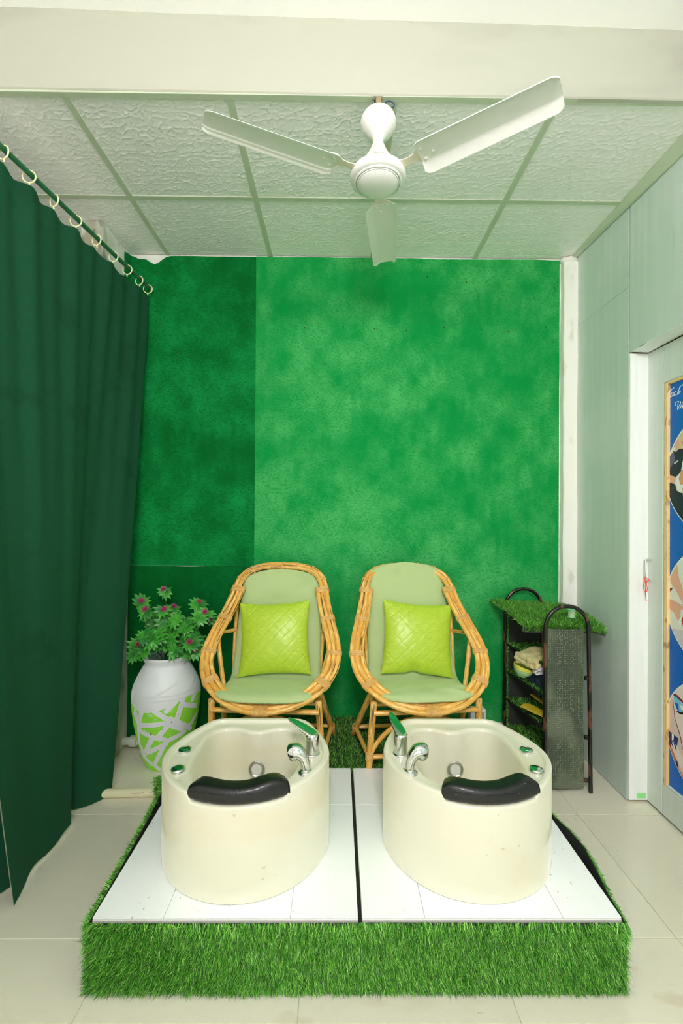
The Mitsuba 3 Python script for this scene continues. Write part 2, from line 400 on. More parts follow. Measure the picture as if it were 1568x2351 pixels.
# door with a poster in its frame
tag('door_1', 'pale grey green door holding a blue framed poster', kind='structure')
XD = 1.475
add('door_1__stile', cbox(XD, XD + .035, 2.052, 2.172, .012, 2.133, .002), 'm_door')
add('door_1__stile', cbox(XD, XD + .035, 1.33, 1.45, .012, 2.133, .002), 'm_door')
add('door_1__rail', cbox(XD, XD + .035, 1.452, 2.050, 1.963, 2.133, .002), 'm_door')
add('door_1__rail', cbox(XD, XD + .035, 1.452, 2.050, .012, .148, .002), 'm_door')
add('door_1__back_panel', cbox(XD + .018, XD + .034, 1.44, 2.06, .14, 1.97, .001), 'm_door')
def tagp(k, l): labels.setdefault(k, {})['label'] = l
for a in ((2.026, 2.049, .149, 1.962), (1.453, 1.476, .149, 1.962)):
    tagp(add('door_1__bead', cbox(XD + .002, XD + .016, a[0], a[1], a[2], a[3], .002), 'm_pine'), 'bare pine bead round the poster')
tagp(add('door_1__bead', cbox(XD + .002, XD + .016, 1.476, 2.026, 1.950, 1.962, .002), 'm_pine'), 'bare pine bead round the poster')
tagp(add('door_1__bead', cbox(XD + .002, XD + .016, 1.476, 2.026, .149, .158, .002), 'm_door'), 'grey bead under the poster')
h = bez([(XD + .002, 2.128, 1.153), (XD - .024, 2.128, 1.153), (XD - .028, 2.128, 1.147), (XD - .028, 2.128, 1.10), (XD - .028, 2.128, 1.062), (XD - .024, 2.128, 1.056), (XD + .002, 2.128, 1.056)], 40)
h = np.array([(XD + .002, 2.128, 1.153), (XD - .02, 2.128, 1.153), (XD - .026, 2.128, 1.151), (XD - .028, 2.128, 1.145), (XD - .028, 2.128, 1.064), (XD - .026, 2.128, 1.058), (XD - .02, 2.128, 1.056), (XD + .002, 2.128, 1.056)])
tagp(add('door_1__handle', tube(h, .0048, 12), 'm_chrome', 50), 'chrome bow handle')

# false ceiling: lay-in tiles between pale green bars
tag('ceiling', 'false ceiling of embossed white tiles in pale green bars', kind='structure')
add('ceiling__slab', cbox(-1.92, 1.6, 1.66, D + .05, ZC + .03, ZC + .1, .001), 'm_concrete')
rt = np.random.default_rng(5)
cells = np.stack(np.meshgrid(np.arange(-1.95, 1.5, .034), np.arange(1.6, 2.75, .023), indexing='ij'), -1).reshape(-1, 2)
cells = cells + rt.uniform(-.5, .5, cells.shape) * (.034, .023)
ctree = cKDTree(cells * (1, 1.4))
def ceil_tile(x0, x1, y0, y1):
    """A lay-in tile with its embossed net of fine raised veins."""
    nx, ny = int((x1 - x0) / .0036), int((y1 - y0) / .0036)
    X_, Y_ = np.meshgrid(np.linspace(x0, x1, nx), np.linspace(y0, y1, ny), indexing='ij')
    q = np.stack([X_, Y_, 0 * X_], -1)
    w = np.stack([X_ + .022 * (meshkit.fbm(q * 45, 2, 1) - .5), (Y_ + .016 * (meshkit.fbm(q * 45, 2, 2) - .5)) * 1.4], -1)
    dd, ii = ctree.query(w.reshape(-1, 2), 2)
    ri = (np.exp(-((dd[:, 1] - dd[:, 0]) / .0032) ** 2) * (((ii[:, 0] + ii[:, 1]) % 5) > 0)).reshape(X_.shape)
    z = ZC + .002 - .0016 * ri + .0006 * meshkit.fbm(q * 60, 2, 4)
    return slab_grid(np.stack([X_, Y_, z], -1)[:, ::-1], np.array([0, 0, .014]))
gx = [-1.86, -1.604, -1.003, -.403, .198, .80, 1.375]
gy = [1.66, 2.19, D - .005]
for a, b in zip(gx[:-1], gx[1:]):
    for e, f in zip(gy[:-1], gy[1:]):
        add('ceiling__tile', ceil_tile(a + .004, b - .004 - (.007 if abs(b - .8) < .01 else 0), e + .003, f - .003), 'm_ceil_tile', True)
for a in gx[1:-1]:
    add('ceiling__bar', cbox(a - .0135, a + .0135, 1.66, D, ZC - .002, ZC + .012, .001), 'm_grid')
add('ceiling__bar', cbox(-1.86, 1.375, 2.19 - .0135, 2.19 + .0135, ZC - .0015, ZC + .011, .001), 'm_grid')
for x0, x1 in ((-1.9, .118), (.156, 1.5)):
    add('ceiling__edge_bar', cbox(x0, x1, 1.6395, 1.664, ZC - .003, ZC + .012, .001), 'm_grid')
bm = cbox(-1.92, 1.72, 1.635, 1.658, ZC, 3.22, .004).subdivide_to_size(.12)
bm.vertices[:, 2] -= np.where(bm.vertices[:, 2] < 2.9, .004 * bm.vertices[:, 0] + .008 * (meshkit.fbm(bm.vertices * 2, 3) - .5), 0)
bm.vertices[:, 1] += .006 * (meshkit.fbm(bm.vertices * 2.5, 3) - .5)
struct('beam', bm, 'm_beam', 40, 'broad cream plaster beam above the false ceiling')
x = np.linspace(-1.92, 1.72, 30); yv = np.linspace(-2.6, 1.66, 24)
xx, yy = np.meshgrid(x, yv, indexing='ij')
P = np.stack([xx, yy, 3.147 - .020 * xx + .010 * (meshkit.fbm(np.stack([xx * 1.7, yy * 1.7, xx * 0], -1), 3) - .5)], -1)
struct('ceiling_front', slab_grid(P, np.array([0, 0, .06])), 'm_ceil_white', 40, 'bright white plaster ceiling in front of the beam')

# lamp added beside the camera to whiten the front ceiling, and the softbox behind
t = tag('added_uplighter', 'unseen lamp with an upturned bowl, added beside the camera to brighten the front ceiling', 'floor lamp')
add(t + '__bowl', lathe([(.02, -.09), (.09, -.07), (.15, -.02), (.175, .02), (.17, .02), (.14, -.015), (.02, -.03)], 32, ADDED_LAMP), 'm_black_metal', 40)
k = add(t + '__light_disc', lathe([(0.0, 0.0), (ADDED_LAMP_R, 0.0)], 40, ADDED_LAMP), 'm_fan')
mm = lathe([(ADDED_LAMP_R, 0.0), (0.0, 0.0)], 40, ADDED_LAMP)
scene[k] = mikit.ply(mm if mm.face_normals[0][2] > 0 else lathe([(0.0, 0.0), (ADDED_LAMP_R, 0.0)], 40, ADDED_LAMP), 'm_fan', False, emitter={'type': 'area', 'radiance': rgb(ADDED_LAMP_RADIANCE)})
add(t + '__pole', tube([(ADDED_LAMP[0], ADDED_LAMP[1], .02), (ADDED_LAMP[0], ADDED_LAMP[1], ADDED_LAMP[2] - .08)], .014, 12), 'm_black_metal', 40)
add(t + '__base', lathe([(0.0, .03), (.03, .03), (.14, .018), (.15, .002), (0, .001)], 32, (ADDED_LAMP[0], ADDED_LAMP[1], 0)), 'm_black_metal', 40)
t = tag('softbox', 'square photographic softbox on a stand behind the camera', 'studio lamp')
w = np.array(PANEL_AIM) - PANEL; w /= np.linalg.norm(w)
u = np.cross(w, [0, 0, 1.]); u /= np.linalg.norm(u); vv = np.cross(u, w)
a = PANEL_S / 2
C0 = np.array(PANEL)
q = trimesh.Trimesh([C0 - a * u - a * vv, C0 + a * u - a * vv, C0 + a * u + a * vv, C0 - a * u + a * vv], [(0, 1, 2), (0, 2, 3)], process=False)
if q.face_normals[0] @ w < 0: q = trimesh.Trimesh(q.vertices, q.faces[:, ::-1], process=False)
scene[t + '__diffuser'] = mikit.ply(q, 'm_fan', False, emitter={'type': 'area', 'radiance': rgb(PANEL_RADIANCE)})
e = .02
add(t + '__hood', trimesh.convex.convex_hull(np.array([C0 - w * .004 + s1 * (a + e) * u + s2 * (a + e) * vv for s1 in (-1, 1) for s2 in (-1, 1)] + [C0 - w * .30 + s1 * .07 * u + s2 * .07 * vv for s1 in (-1, 1) for s2 in (-1, 1)])), 'm_black_board')
add(t + '__stand', tube(np.array([C0 - w * .30, (C0[0] - w[0] * .3, C0[1] - w[1] * .3 - .02, 2.4), (C0[0], C0[1] - .34, .3), (C0[0], C0[1] - .34, .01)]), .013, 12), 'm_black_metal', 50)
tag('added_window_1', 'unseen frosted window behind the camera, added as a fill light', kind='structure')
q = trimesh.Trimesh([(-1.5, -2.54, .5), (1.3, -2.54, .5), (1.3, -2.54, 2.9), (-1.5, -2.54, 2.9)], [(0, 1, 2), (0, 2, 3)], process=False)
if q.face_normals[0][1] < 0: q = trimesh.Trimesh(q.vertices, q.faces[:, ::-1], process=False)
scene['added_window_1__glow_pane'] = mikit.ply(q, 'm_fan', False, emitter={'type': 'area', 'radiance': rgb(FILL_RADIANCE)})  # emitter added for fill, no such window is known
for x0, x1, z0, z1 in ((-1.56, -1.5, .44, 2.96), (1.3, 1.36, .44, 2.96), (-1.5, 1.3, .44, .5), (-1.5, 1.3, 2.9, 2.96), (-.13, -.07, .5, 2.9)):
    add('added_window_1__bar', cbox(x0, x1, -2.545, -2.50, z0, z1), 'm_white_wood')

# ------------------------------------------------------------------ wall carpets
def carpet(key, x0, x1, z0, z1, m, label, seed, wrap=None, torn=None, thick=.006):
    nx, nz = max(int((x1 - x0) / .022), 4), max(int((z1 - z0) / .022), 4)
    xs = np.linspace(x0, x1, nx)
    if wrap: xs = np.concatenate([np.linspace(x0 - wrap, x0, 6)[:-1], xs])
    z = np.linspace(0, 1, nz)
    P = np.zeros((len(xs), nz, 3))
    for i, xx in enumerate(xs):
        e = .006 * (meshkit.noise(np.array([[xx * 7, seed, 0.]]))[0] - .5)
        top, bot = z1 + e - (torn(xx) if torn else 0), z0 + e * .6
        zz = bot + (top - bot) * z
        d = .010 * (meshkit.fbm(np.stack([np.full(nz, xx * 1.6), zz * 1.6, np.full(nz, seed)], 1), 3) - .35)
        if xx >= x0: P[i] = np.stack([np.full(nz, xx), np.full(nz, D - thick) - np.maximum(d, 0), zz], 1)
        else: P[i] = np.stack([np.full(nz, x0 + .002), np.full(nz, D - thick - (x0 - xx)), zz - .02 * (x0 - xx) / wrap], 1)
    back = np.zeros_like(P); back[..., 1] = thick
    if wrap: back[:5] = (-.004, 0, 0)
    key = add(key, slab_grid(P, back), m, 40)
    tag(key, label, 'wall carpet')
    return key
k1 = carpet('wall_carpet', -.487, 1.304, .14, 2.868, 'm_carpet', 'large bright green carpet sheet on the back wall, worn pale in patches', 1)
k2 = carpet('wall_carpet', -1.222, -.487, 1.052, 2.868, 'm_carpet_dark', 'darker green carpet strip hung on the wall next to the curtain', 2, wrap=.075,
            torn=lambda x: .05 * math.exp(-((x + 1.08) / .05) ** 2) + .018 * math.exp(-((x + 1.17) / .03) ** 2))
k3 = carpet('wall_carpet', -1.222, -.482, .02, 1.048, 'm_carpet_shaded', 'low green carpet piece behind the vase, its colour darkened for the shade there', 3)
nail = mikit.ply(lathe([(.0034, 0), (.003, .0015), (0, .0022)], 8), 'm_wire_dark')
for xx, zz in ((.17, 2.36), (.75, 2.73), (.27, 2.76), (-.38, 2.44), (.03, 2.46), (.21, 2.45), (.40, 2.44), (.62, 2.46), (.84, 2.45), (1.0, 2.44), (1.22, 2.47), (1.1, 2.58), (-.2, 2.45), (.52, 2.76), (1.27, 2.70), (1.27, 2.2), (1.27, 1.75)):
    again(k1 + '__nail', nail, T().translate([xx, D - .012, zz]).rotate([1, 0, 0], 90))
for xx, zz in ((-.52, 2.80), (-.53, 2.45), (-.53, 2.0), (-.52, 1.5), (-.95, 2.3), (-1.1, 1.9)):
    again(k2 + '__nail', nail, T().translate([xx, D - .012, zz]).rotate([1, 0, 0], 90))

# ------------------------------------------------------------------ curtain on its rod
R0, R1 = np.array([-1.322, 1.05, 2.712]), np.array([-1.092, 2.63, 2.655])
def rod_at(d): return R0 + (R1 - R0) * (d - R0[1]) / (R1[1] - R0[1])
t = tag('curtain_rod', 'dark green curtain rod running under the false ceiling', 'curtain rod')
add(t + '__pole', tube([R0, (R0 + R1) / 2, R1], .0105, 16), 'm_rod_green', 50)
e = trimesh.creation.icosphere(2, .013); e.apply_translation(R1 + (R1 - R0) * .006)
add(t + '__end_knob', e, 'm_chrome', True)
br_ = ([tube([rod_at(2.5) + (0, 0, .008), rod_at(2.5) + (-.02, 0, .08), (rod_at(2.5)[0] - .02, 2.5, ZC + .005)], .004, 8)])
add(t + '__hanger', tube([rod_at(1.3) + (0, 0, .008), rod_at(1.3) + (-.03, 0, .08), (rod_at(1.3)[0] - .03, 1.3, 3.17)], .004, 8), 'm_wire_dark', 50)
ring_d = [1.44, 1.555, 1.672, 1.785, 1.915, 2.04, 2.175, 2.305, 2.42, 2.525, 2.612]
rm = tube([(.0245 * math.sin(a), 0, -.0135 + .0245 * math.cos(a)) for a in np.arange(28) * 2 * math.pi / 28], .0031, 8, True)
rm = cat_([rm, cbox(-.0025, .0025, -.003, .003, -.05, -.036, .001)])
ring = mikit.ply(rm, 'm_ring', 50)
for i, d in enumerate(ring_d):
    p = rod_at(d)
    k = again('curtain_ring', ring, T().translate(list(p)).rotate([0, 0, 1], float(-8 + 14 * math.sin(i * 2.7))).rotate([0, 1, 0], float(6 * math.sin(i * 1.9))))
    nth = len(ring_d) - 1 - i
    tag(k, 'cream plastic curtain ring ' + ('nearest the back wall, at the far end of the rod' if nth == 0 else ['second', 'third', 'fourth', 'fifth', 'sixth', 'seventh', 'eighth', 'ninth', 'tenth', 'eleventh'][nth - 1] + ' from the far end of the rod'), 'curtain ring', 'curtain rings on the rod')
def make_curtain(key, d0, d1, bottom, rings, label, seed, nu=260, nv=70):
    s = np.linspace(0, 1, nu); v = np.linspace(0, 1, nv)
    bl = spline(bottom, nu)
    P = np.zeros((nu, nv, 3))
    for i in range(nu):
        d = d0 + (d1 - d0) * s[i]
        top = rod_at(d)
        near = np.min(np.abs(np.array(rings) - d))
        top = np.array([top[0], d, top[2] - .052 - .017 * min(near / .055, 1) ** 1.3])
        ph = 2 * math.pi * (d - rings[0]) / .118
        fold = .007 * math.cos(ph) + .007 * math.sin(ph * .5 + seed)
        low = .012 * math.sin(s[i] * 11 + seed) + .006 * math.sin(s[i] * 27 + 2 * seed)
        b = np.array([bl[i, 0], bl[i, 1], bl[i, 2]])
        e = v ** 1.15
        Q = top[None] * (1 - e[:, None]) + b[None] * e[:, None]
        Q[:, 2] = top[2] + (b[2] - top[2]) * v
        Q[:, 0] += fold * (1 - v) ** 2.2 + low * np.sin(v * math.pi * .55) * .7
        Q[:, 0] += .012 * (meshkit.fbm(np.stack([np.full(nv, s[i] * 9), v * 2.2, np.full(nv, seed)], 1), 3) - .5)
        P[i] = Q
    m = slab_grid(P, np.array([-.0015, 0, 0]))
    key = add(key, m, 'm_curtain', 60)
    tag(key, label, 'curtain')
make_curtain('curtain', 2.622, 1.40, [(-1.100, 2.225, .006), (-1.128, 2.14, .004), (-1.190, 2.075, .012), (-1.20, 2.05, .016), (-1.152, 1.99, .02), (-1.138, 1.93, .022), (-1.146, 1.84, .012), (-1.142, 1.757, .015), (-1.118, 1.66, .012), (-1.100, 1.583, .004)],
             ring_d[1:], 'tall dark green cloth curtain hanging along the left side, hem just above the floor', 1.3)
make_curtain('curtain', 1.385, 1.06, [(-1.172, 1.655, .01), (-1.20, 1.60, .012), (-1.24, 1.52, .012), (-1.23, 1.40, .01), (-1.26, 1.25, .01)], [1.44, 1.3, 1.18],
             'second dark green curtain half hidden behind the first, its hem corner at the left edge', 2.1, 90, 60)

# ------------------------------------------------------------------ ceiling fan
FX, FY = .140, 1.655
t = tag('ceiling_fan', 'white three bladed ceiling fan with a round motor', 'ceiling fan')
tagp(add(t + '__hook', cbox(FX - .009, FX + .009, FY - .012, FY + .012, 2.85, 2.98, .001), 'm_rust'), 'rusty metal hanger')
add(t + '__down_rod', tube([(FX, FY, 2.68), (FX, FY, 2.87)], .0085, 16), 'm_fan', 50)
add(t + '__canopy', lathe(bez([(.012, 2.833, 0), (.035, 2.828, 0), (.055, 2.813, 0), (.0645, 2.791, 0), (.062, 2.772, 0), (.047, 2.749, 0), (.029, 2.733, 0), (.0195, 2.724, 0), (.0185, 2.717, 0)], 26)[:, :2], 48, (FX, FY, 0)), 'm_fan', 50)
tagp(add(t + '__lower_cup', lathe(bez([(.0165, 2.722, 0), (.020, 2.712, 0), (.028, 2.692, 0), (.040, 2.668, 0), (.052, 2.650, 0), (.060, 2.634, 0)], 20)[:, :2], 48, (FX, FY, 0)), 'm_fan_cream', 50), 'cream bell shaped cup over the motor')
add(t + '__motor', lathe([(.050, 2.632), (.063, 2.630), (.066, 2.624), (.066, 2.615), (.0755, 2.612), (.090, 2.608), (.0965, 2.603), (.0985, 2.598), (.0985, 2.596), (.0965, 2.595), (.101, 2.5935), (.1015, 2.586), (.0995, 2.578), (.094, 2.573), (.086, 2.571), (.0845, 2.567), (.0815, 2.5655), (.0805, 2.575), (.0, 2.575)], 64, (FX, FY, 0)), 'm_fan', 35)
add(t + '__cap', lathe([(.0775, 2.575), (.0780, 2.566), (.0765, 2.5635), (.0745, 2.563), (.0738, 2.5665), (.0730, 2.5625), (.066, 2.556), (.05, 2.5495), (.03, 2.546), (.012, 2.5452), (0, 2.545)], 64, (FX, FY, 0)), 'm_fan', 35)
def blade_mesh():
    # along x from r=.165 to .615, w across; rolled edges and a flat field
    sec = np.array([(-.064, -.010), (-.060, -.003), (-.052, -.001), (-.050, .003), (-.020, .004), (.022, .004), (.030, .002), (.034, -.001), (.050, -.009), (.061, -.016)])
    rr = np.concatenate([[.166, .169, .175, .19], np.linspace(.22, .57, 10), [.596, .606, .612, .614]])
    P = np.zeros((len(rr), len(sec), 3))
    for i, r in enumerate(rr):
        e0 = min((r - .166) / .022, 1); e1 = min((.614 - r) / .022, 1)
        k = (1 - (1 - e0) ** 2 * .22) * (1 - (1 - e1) ** 2 * .22) * (1.04 - .14 * (r - .17) / .44)
        P[i] = np.stack([np.full(len(sec), r), sec[:, 0] * k, sec[:, 1] * k], 1)
    return slab_grid(P, np.array([0, 0, .0014]))
bl = blade_mesh()
def bracket_mesh():
    o = [(.085, -.022), (.105, -.016), (.125, -.013), (.15, -.018), (.175, -.045), (.20, -.040), (.235, -.008), (.235, .008), (.20, .030), (.175, .034), (.15, .016), (.125, .012), (.105, .015), (.085, .022)]
    m = trimesh.creation.extrude_polygon(Polygon(o), .003, engine='earcut'); return m
bk = bracket_mesh()
scr = trimesh.creation.icosphere(2, .0055); scr.vertices[:, 2] *= .6
for ang, z, dip in ((-36.0, 2.590, .010), (204.0, 2.590, .004), (82.0, 2.598, -.016)):
    M = trimesh.transformations.concatenate_matrices(trimesh.transformations.translation_matrix((FX, FY, z)), trimesh.transformations.rotation_matrix(math.radians(ang), (0, 0, 1)),
        trimesh.transformations.rotation_matrix(dip / .6, (0, 1, 0)), trimesh.transformations.rotation_matrix(math.radians(-7), (1, 0, 0)))
    m = bl.copy(); m.apply_transform(M)
    kb = add(t + '__blade', m, 'm_fan', 30)
    m = bk.copy(); m.apply_translation((0, 0, .0056)); m.apply_transform(M); add(kb + '__bracket', m, 'm_fan_cream', 30)
    for sx, sy in ((.182, -.028), (.182, .016), (.215, .0)):
        m = scr.copy(); m.apply_translation((sx, sy, .002)); m.apply_transform(M); add(kb + '__screw', m, 'm_fan', True)
for pts, mm, r in (([(FX + .008, FY - .004, 2.834), (FX + .020, FY - .006, 2.852), (FX + .034, FY - .008, 2.862), (FX + .048, FY - .008, 2.860), (FX + .058, FY - .006, 2.848), (FX + .044, FY - .002, 2.840), (FX + .016, FY, 2.831)], 'm_wire_blue', .0019),
                   ([(FX - .012, FY, 2.875), (FX - .0125, FY - .002, 2.856), (FX - .012, FY - .004, 2.838), (FX - .017, FY - .004, 2.839)], 'm_wire_dark', .0016),
                   ([(FX + .014, FY, 2.87), (FX + .016, FY - .003, 2.852), (FX + .02, FY - .003, 2.838), (FX + .034, FY - .004, 2.848), (FX + .048, FY - .004, 2.856)], 'm_wire_tan', .0012)):
    add(t + '__wire', tube(spline(pts, 24), r, 6), mm, 50)

# ------------------------------------------------------------------ platform, grass skirt, grass mat
PX0, PX1, PY0, PY1, PT = -.695, .828, 1.312, 2.084, .200
t = tag('platform', 'low platform topped with white boards under the two foot baths', 'platform')
add(t + '__base', cbox(PX0 + .012, PX1 - .012, PY0 + .012, D - .012, 0, .165, .004), 'm_backing_dark')
for (x0, x1) in ((PX0, .066), (.078, PX1)):
    add(t + '__deck', cbox(x0, x1, PY0, PY1, .1655, PT - .0045, .002), 'm_board_edge')
for x0, x1 in ((PX0, -.492), (-.492, -.129), (-.129, .066), (.078, .258), (.258, .658), (.658, PX1)):
    for y0, y1 in ((PY0, 1.822), (1.822, PY1)):
        add(t + '__board', cbox(x0 + .0008, x1 - .0008, y0 + .001, y1 - .001, PT - .004, PT, .0008), 'm_board')
t = tag('grass_skirt', 'strip of artificial grass wrapped round the front and sides of the platform', 'artificial grass')
yb = lambda x: 0
def strip(pts, z0, z1):
    p = np.array(pts); n = len(p)
    P = np.zeros((n, 2, 3)); P[:, :, :2] = p[:, None]; P[:, 0, 2] = z0; P[:, 1, 2] = z1
    return P
r = np.random.default_rng(3)
path = [(-.745, 1.985), (-.728, 1.90), (-.716, 1.75), (-.708, 1.55), (-.703, 1.40), (-.702, 1.32), (-.700, 1.303), (-.3, 1.303), (.1, 1.304), (.5, 1.303), (.832, 1.302), (.836, 1.32), (.842, 1.40), (.862, 1.50), (.876, 1.60), (.868, 1.68), (.848, 1.76), (.842, 1.85), (.840, 2.05)]
pp = []
for a, b in zip(path[:-1], path[1:]):
    n = max(int(math.dist(a, b) / .02), 1)
    pp += [(a[0] + (b[0] - a[0]) * i / n, a[1] + (b[1] - a[1]) * i / n) for i in range(n)]
pp.append(path[-1]); pp = np.array(pp)
P = strip(pp, .004, .192)
back = np.zeros_like(P); tg = np.gradient(pp, axis=0); tg /= np.linalg.norm(tg, axis=1)[:, None]
nrm = np.stack([tg[:, 1], -tg[:, 0]], 1)          # outward
back[:, :, :2] = -nrm[:, None] * .002
add(t + '__backing', slab_grid(P, back), 'm_backing_dark')
seg = np.linalg.norm(np.diff(pp, axis=0), axis=1); cum = np.concatenate([[0], np.cumsum(seg)])
def on_path(n, lo, hi):
    s = r.uniform(lo, hi, n); i = np.clip(np.searchsorted(cum, s) - 1, 0, len(seg) - 1); f = (s - cum[i]) / seg[i]
    return pp[i] + (pp[i + 1] - pp[i]) * f[:, None], nrm[i]
iL = cum[np.argmin(np.abs(pp - [-.700, 1.303]).sum(1))]; iR = cum[np.argmin(np.abs(pp - [.832, 1.302]).sum(1))]
parts = []
for lo, hi, n, cc, sd in ((iL, iR, 52000, GREENS, 1), (0, iL, 9000, GREENS, 2), (iR, cum[-1], 9000, GREENS, 3)):
    q, nn = on_path(n, lo, hi)
    z = r.uniform(.004, .195, n)
    if sd > 1: z = np.where(r.uniform(0, 1, n) < .6, r.uniform(.15, .195, n), z)
    Pn = np.concatenate([q, z[:, None]], 1); Nn = np.concatenate([nn, np.zeros((n, 1))], 1)
    nap = meshkit.fbm(np.stack([q[:, 0] * 4, q[:, 1] * 4, z * 7], 1), 3)
    zone = 1 / (1 + np.exp(-(q[:, 0] + .40 + (z - .1) * .8 + .25 * (nap - .5)) / .05)) * np.clip(.35 + 1.3 * nap, 0, 1)
    N2 = Nn + np.stack([(nap - .5) * 1.4, np.zeros(n), .25 - 1.15 * zone], 1)
    parts.append(blades(Pn, N2, .028 if sd == 1 else .022, .0019, .38, .12, cc, sd))
m = cat_([a for a, _ in parts]); col = np.concatenate([b for _, b in parts])
tag(add(t + '__blades', m, 'm_blade', False, color=col), kind='stuff')
# curled end of the skirt sticking up behind the left foot bath
n = 900
q = np.stack([r.normal(-.765, .010, n), r.normal(1.985, .008, n), r.uniform(.14, .215, n)], 1)
m, col = blades(q, np.stack([r.normal(-.5, .6, n), r.normal(-.5, .6, n), r.normal(.2, .5, n)], 1), .018, .002, .4, .1, GREENS, 5)
tag(add(t + '__curled_end', m, 'm_blade', False, color=col), kind='stuff')
t = tag('grass_mat', 'dark artificial grass mat on the platform under the two chairs', 'artificial grass')
add(t + '__backing', cbox(PX0 - .01, PX1 + .01, PY1 + .002, D - .012, .1655, .171, .001), 'm_backing_dark')
n = 30000
q = np.stack([r.uniform(PX0, PX1, n), PY1 + .004 + (D - .02 - PY1) * r.uniform(0, 1, n) ** 1.0, np.full(n, .171)], 1)
m, col = blades(q, np.tile([0, -.15, 1.], (n, 1)), .020, .0022, .5, .0, GREENS, 6)
tag(add(t + '__blades', m, 'm_blade', False, color=col), kind='stuff')
k = add('loose_string', tube(spline([(.012, 2.47, .190), (.022, 2.465, .196), (.030, 2.47, .198), (.028, 2.485, .197), (.018, 2.48, .196), (.014, 2.455, .195), (.010, 2.43, .192)], 30), .0016, 6), 'm_grey_bit', 50)
tag(k, 'bit of grey string lying on the dark grass mat between the chairs', 'string')

# ------------------------------------------------------------------ foot baths
def radial(pts, n, cx=0.0, cy=0.0):
    """A smooth closed outline through pts, sampled at n even angles round (cx, cy)."""
    p = np.array(pts) - (cx, cy)
    c = spline(np.column_stack([p, np.zeros(len(p))]), 1200, True)[:, :2]
    a = np.unwrap(np.arctan2(c[:, 1], c[:, 0]))
    o = np.argsort(a % (2 * math.pi)); aa = (a % (2 * math.pi))[o]; rr = np.hypot(c[:, 0], c[:, 1])[o]
    th = np.arange(n) * 2 * math.pi / n
    return np.interp(th, np.concatenate([aa - 2 * math.pi, aa, aa + 2 * math.pi]), np.tile(rr, 3)), th
half = [(0, -.293), (.10, -.276), (.19, -.224), (.255, -.14), (.288, -.05), (.283, .03), (.256, .11), (.222, .18), (.192, .224), (.165, .240), (.12, .245), (.05, .2455)]
OUT = half + [(-x, y) for x, y in half[:0:-1]]
bh = [(0, -.215), (.09, -.205), (.15, -.165), (.178, -.10), (.186, -.03), (.184, .05), (.178, .115), (.155, .160), (.115, .178), (.065, .172), (.030, .155)]
BAS = bh + [(0, .150)] + [(-x, y) for x, y in bh[:0:-1]]
NT = 320
ro, th = radial(OUT, NT)
rb, _ = radial(BAS, NT)
cs = np.stack([np.cos(th), np.sin(th)], 1)
Hh = .315
def tub_mesh():
    rings = []
    front = (np.sin(th) < 0)
    xo = ro * cs[:, 0] - .016
    wdw = np.clip((.156 - np.abs(xo)) / .012, 0, 1) * front
    wdw = wdw * wdw * (3 - 2 * wdw)                        # 1 inside the notch of the cushion
    def ring(rad, z, cut=0.0):
        zz = np.broadcast_to(z, NT) - cut * wdw
        return np.column_stack([cs * np.asarray(rad)[:, None], zz])
    rings.append(ring(ro - .012, .001)); rings.append(ring(ro - .003, .001)); rings.append(ring(ro, .004))
    for z in np.linspace(.02, Hh - .04, 10): rings.append(ring(ro, z))
    for a in np.linspace(0, math.pi / 2, 6): rings.append(ring(ro - .008 * (1 - np.cos(a)), Hh - .008 + .008 * math.sin(a), .026))
    for a in np.linspace(0, math.pi / 2, 6): rings.append(ring(ro - .016 - .006 * np.sin(a), Hh - .006 * (1 - math.cos(a)), .026))
    rings.append(ring(ro - .026, Hh - .0115, .0145)); rings.append(ring(ro - .032, Hh - .0125, .0135))
    r1 = np.minimum(rb + .016, ro - .036)
    rings.append(ring(ro - .034 + (r1 - ro + .034) * .5, Hh - .0128, .0132)); rings.append(ring(r1, Hh - .013, .013))
    for a in np.linspace(.25, math.pi / 2, 6): rings.append(ring(r1 - .016 * np.sin(a), Hh - .013 - .016 * (1 - math.cos(a)), .013 * (1 - a / 1.6)))
    rbb = r1 - .016
    for z, k in ((.24, .985), (.18, .965), (.12, .94), (.09, .92), (.075, .89), (.066, .84), (.062, .74), (.061, .4), (.061, .15)):
        sm = np.mean(rbb)
        rings.append(ring((rbb * k) * (1 if k > .8 else 1), z))
    return loft(rings)
TUB = mikit.ply(tub_mesh(), 'm_tub', 50)
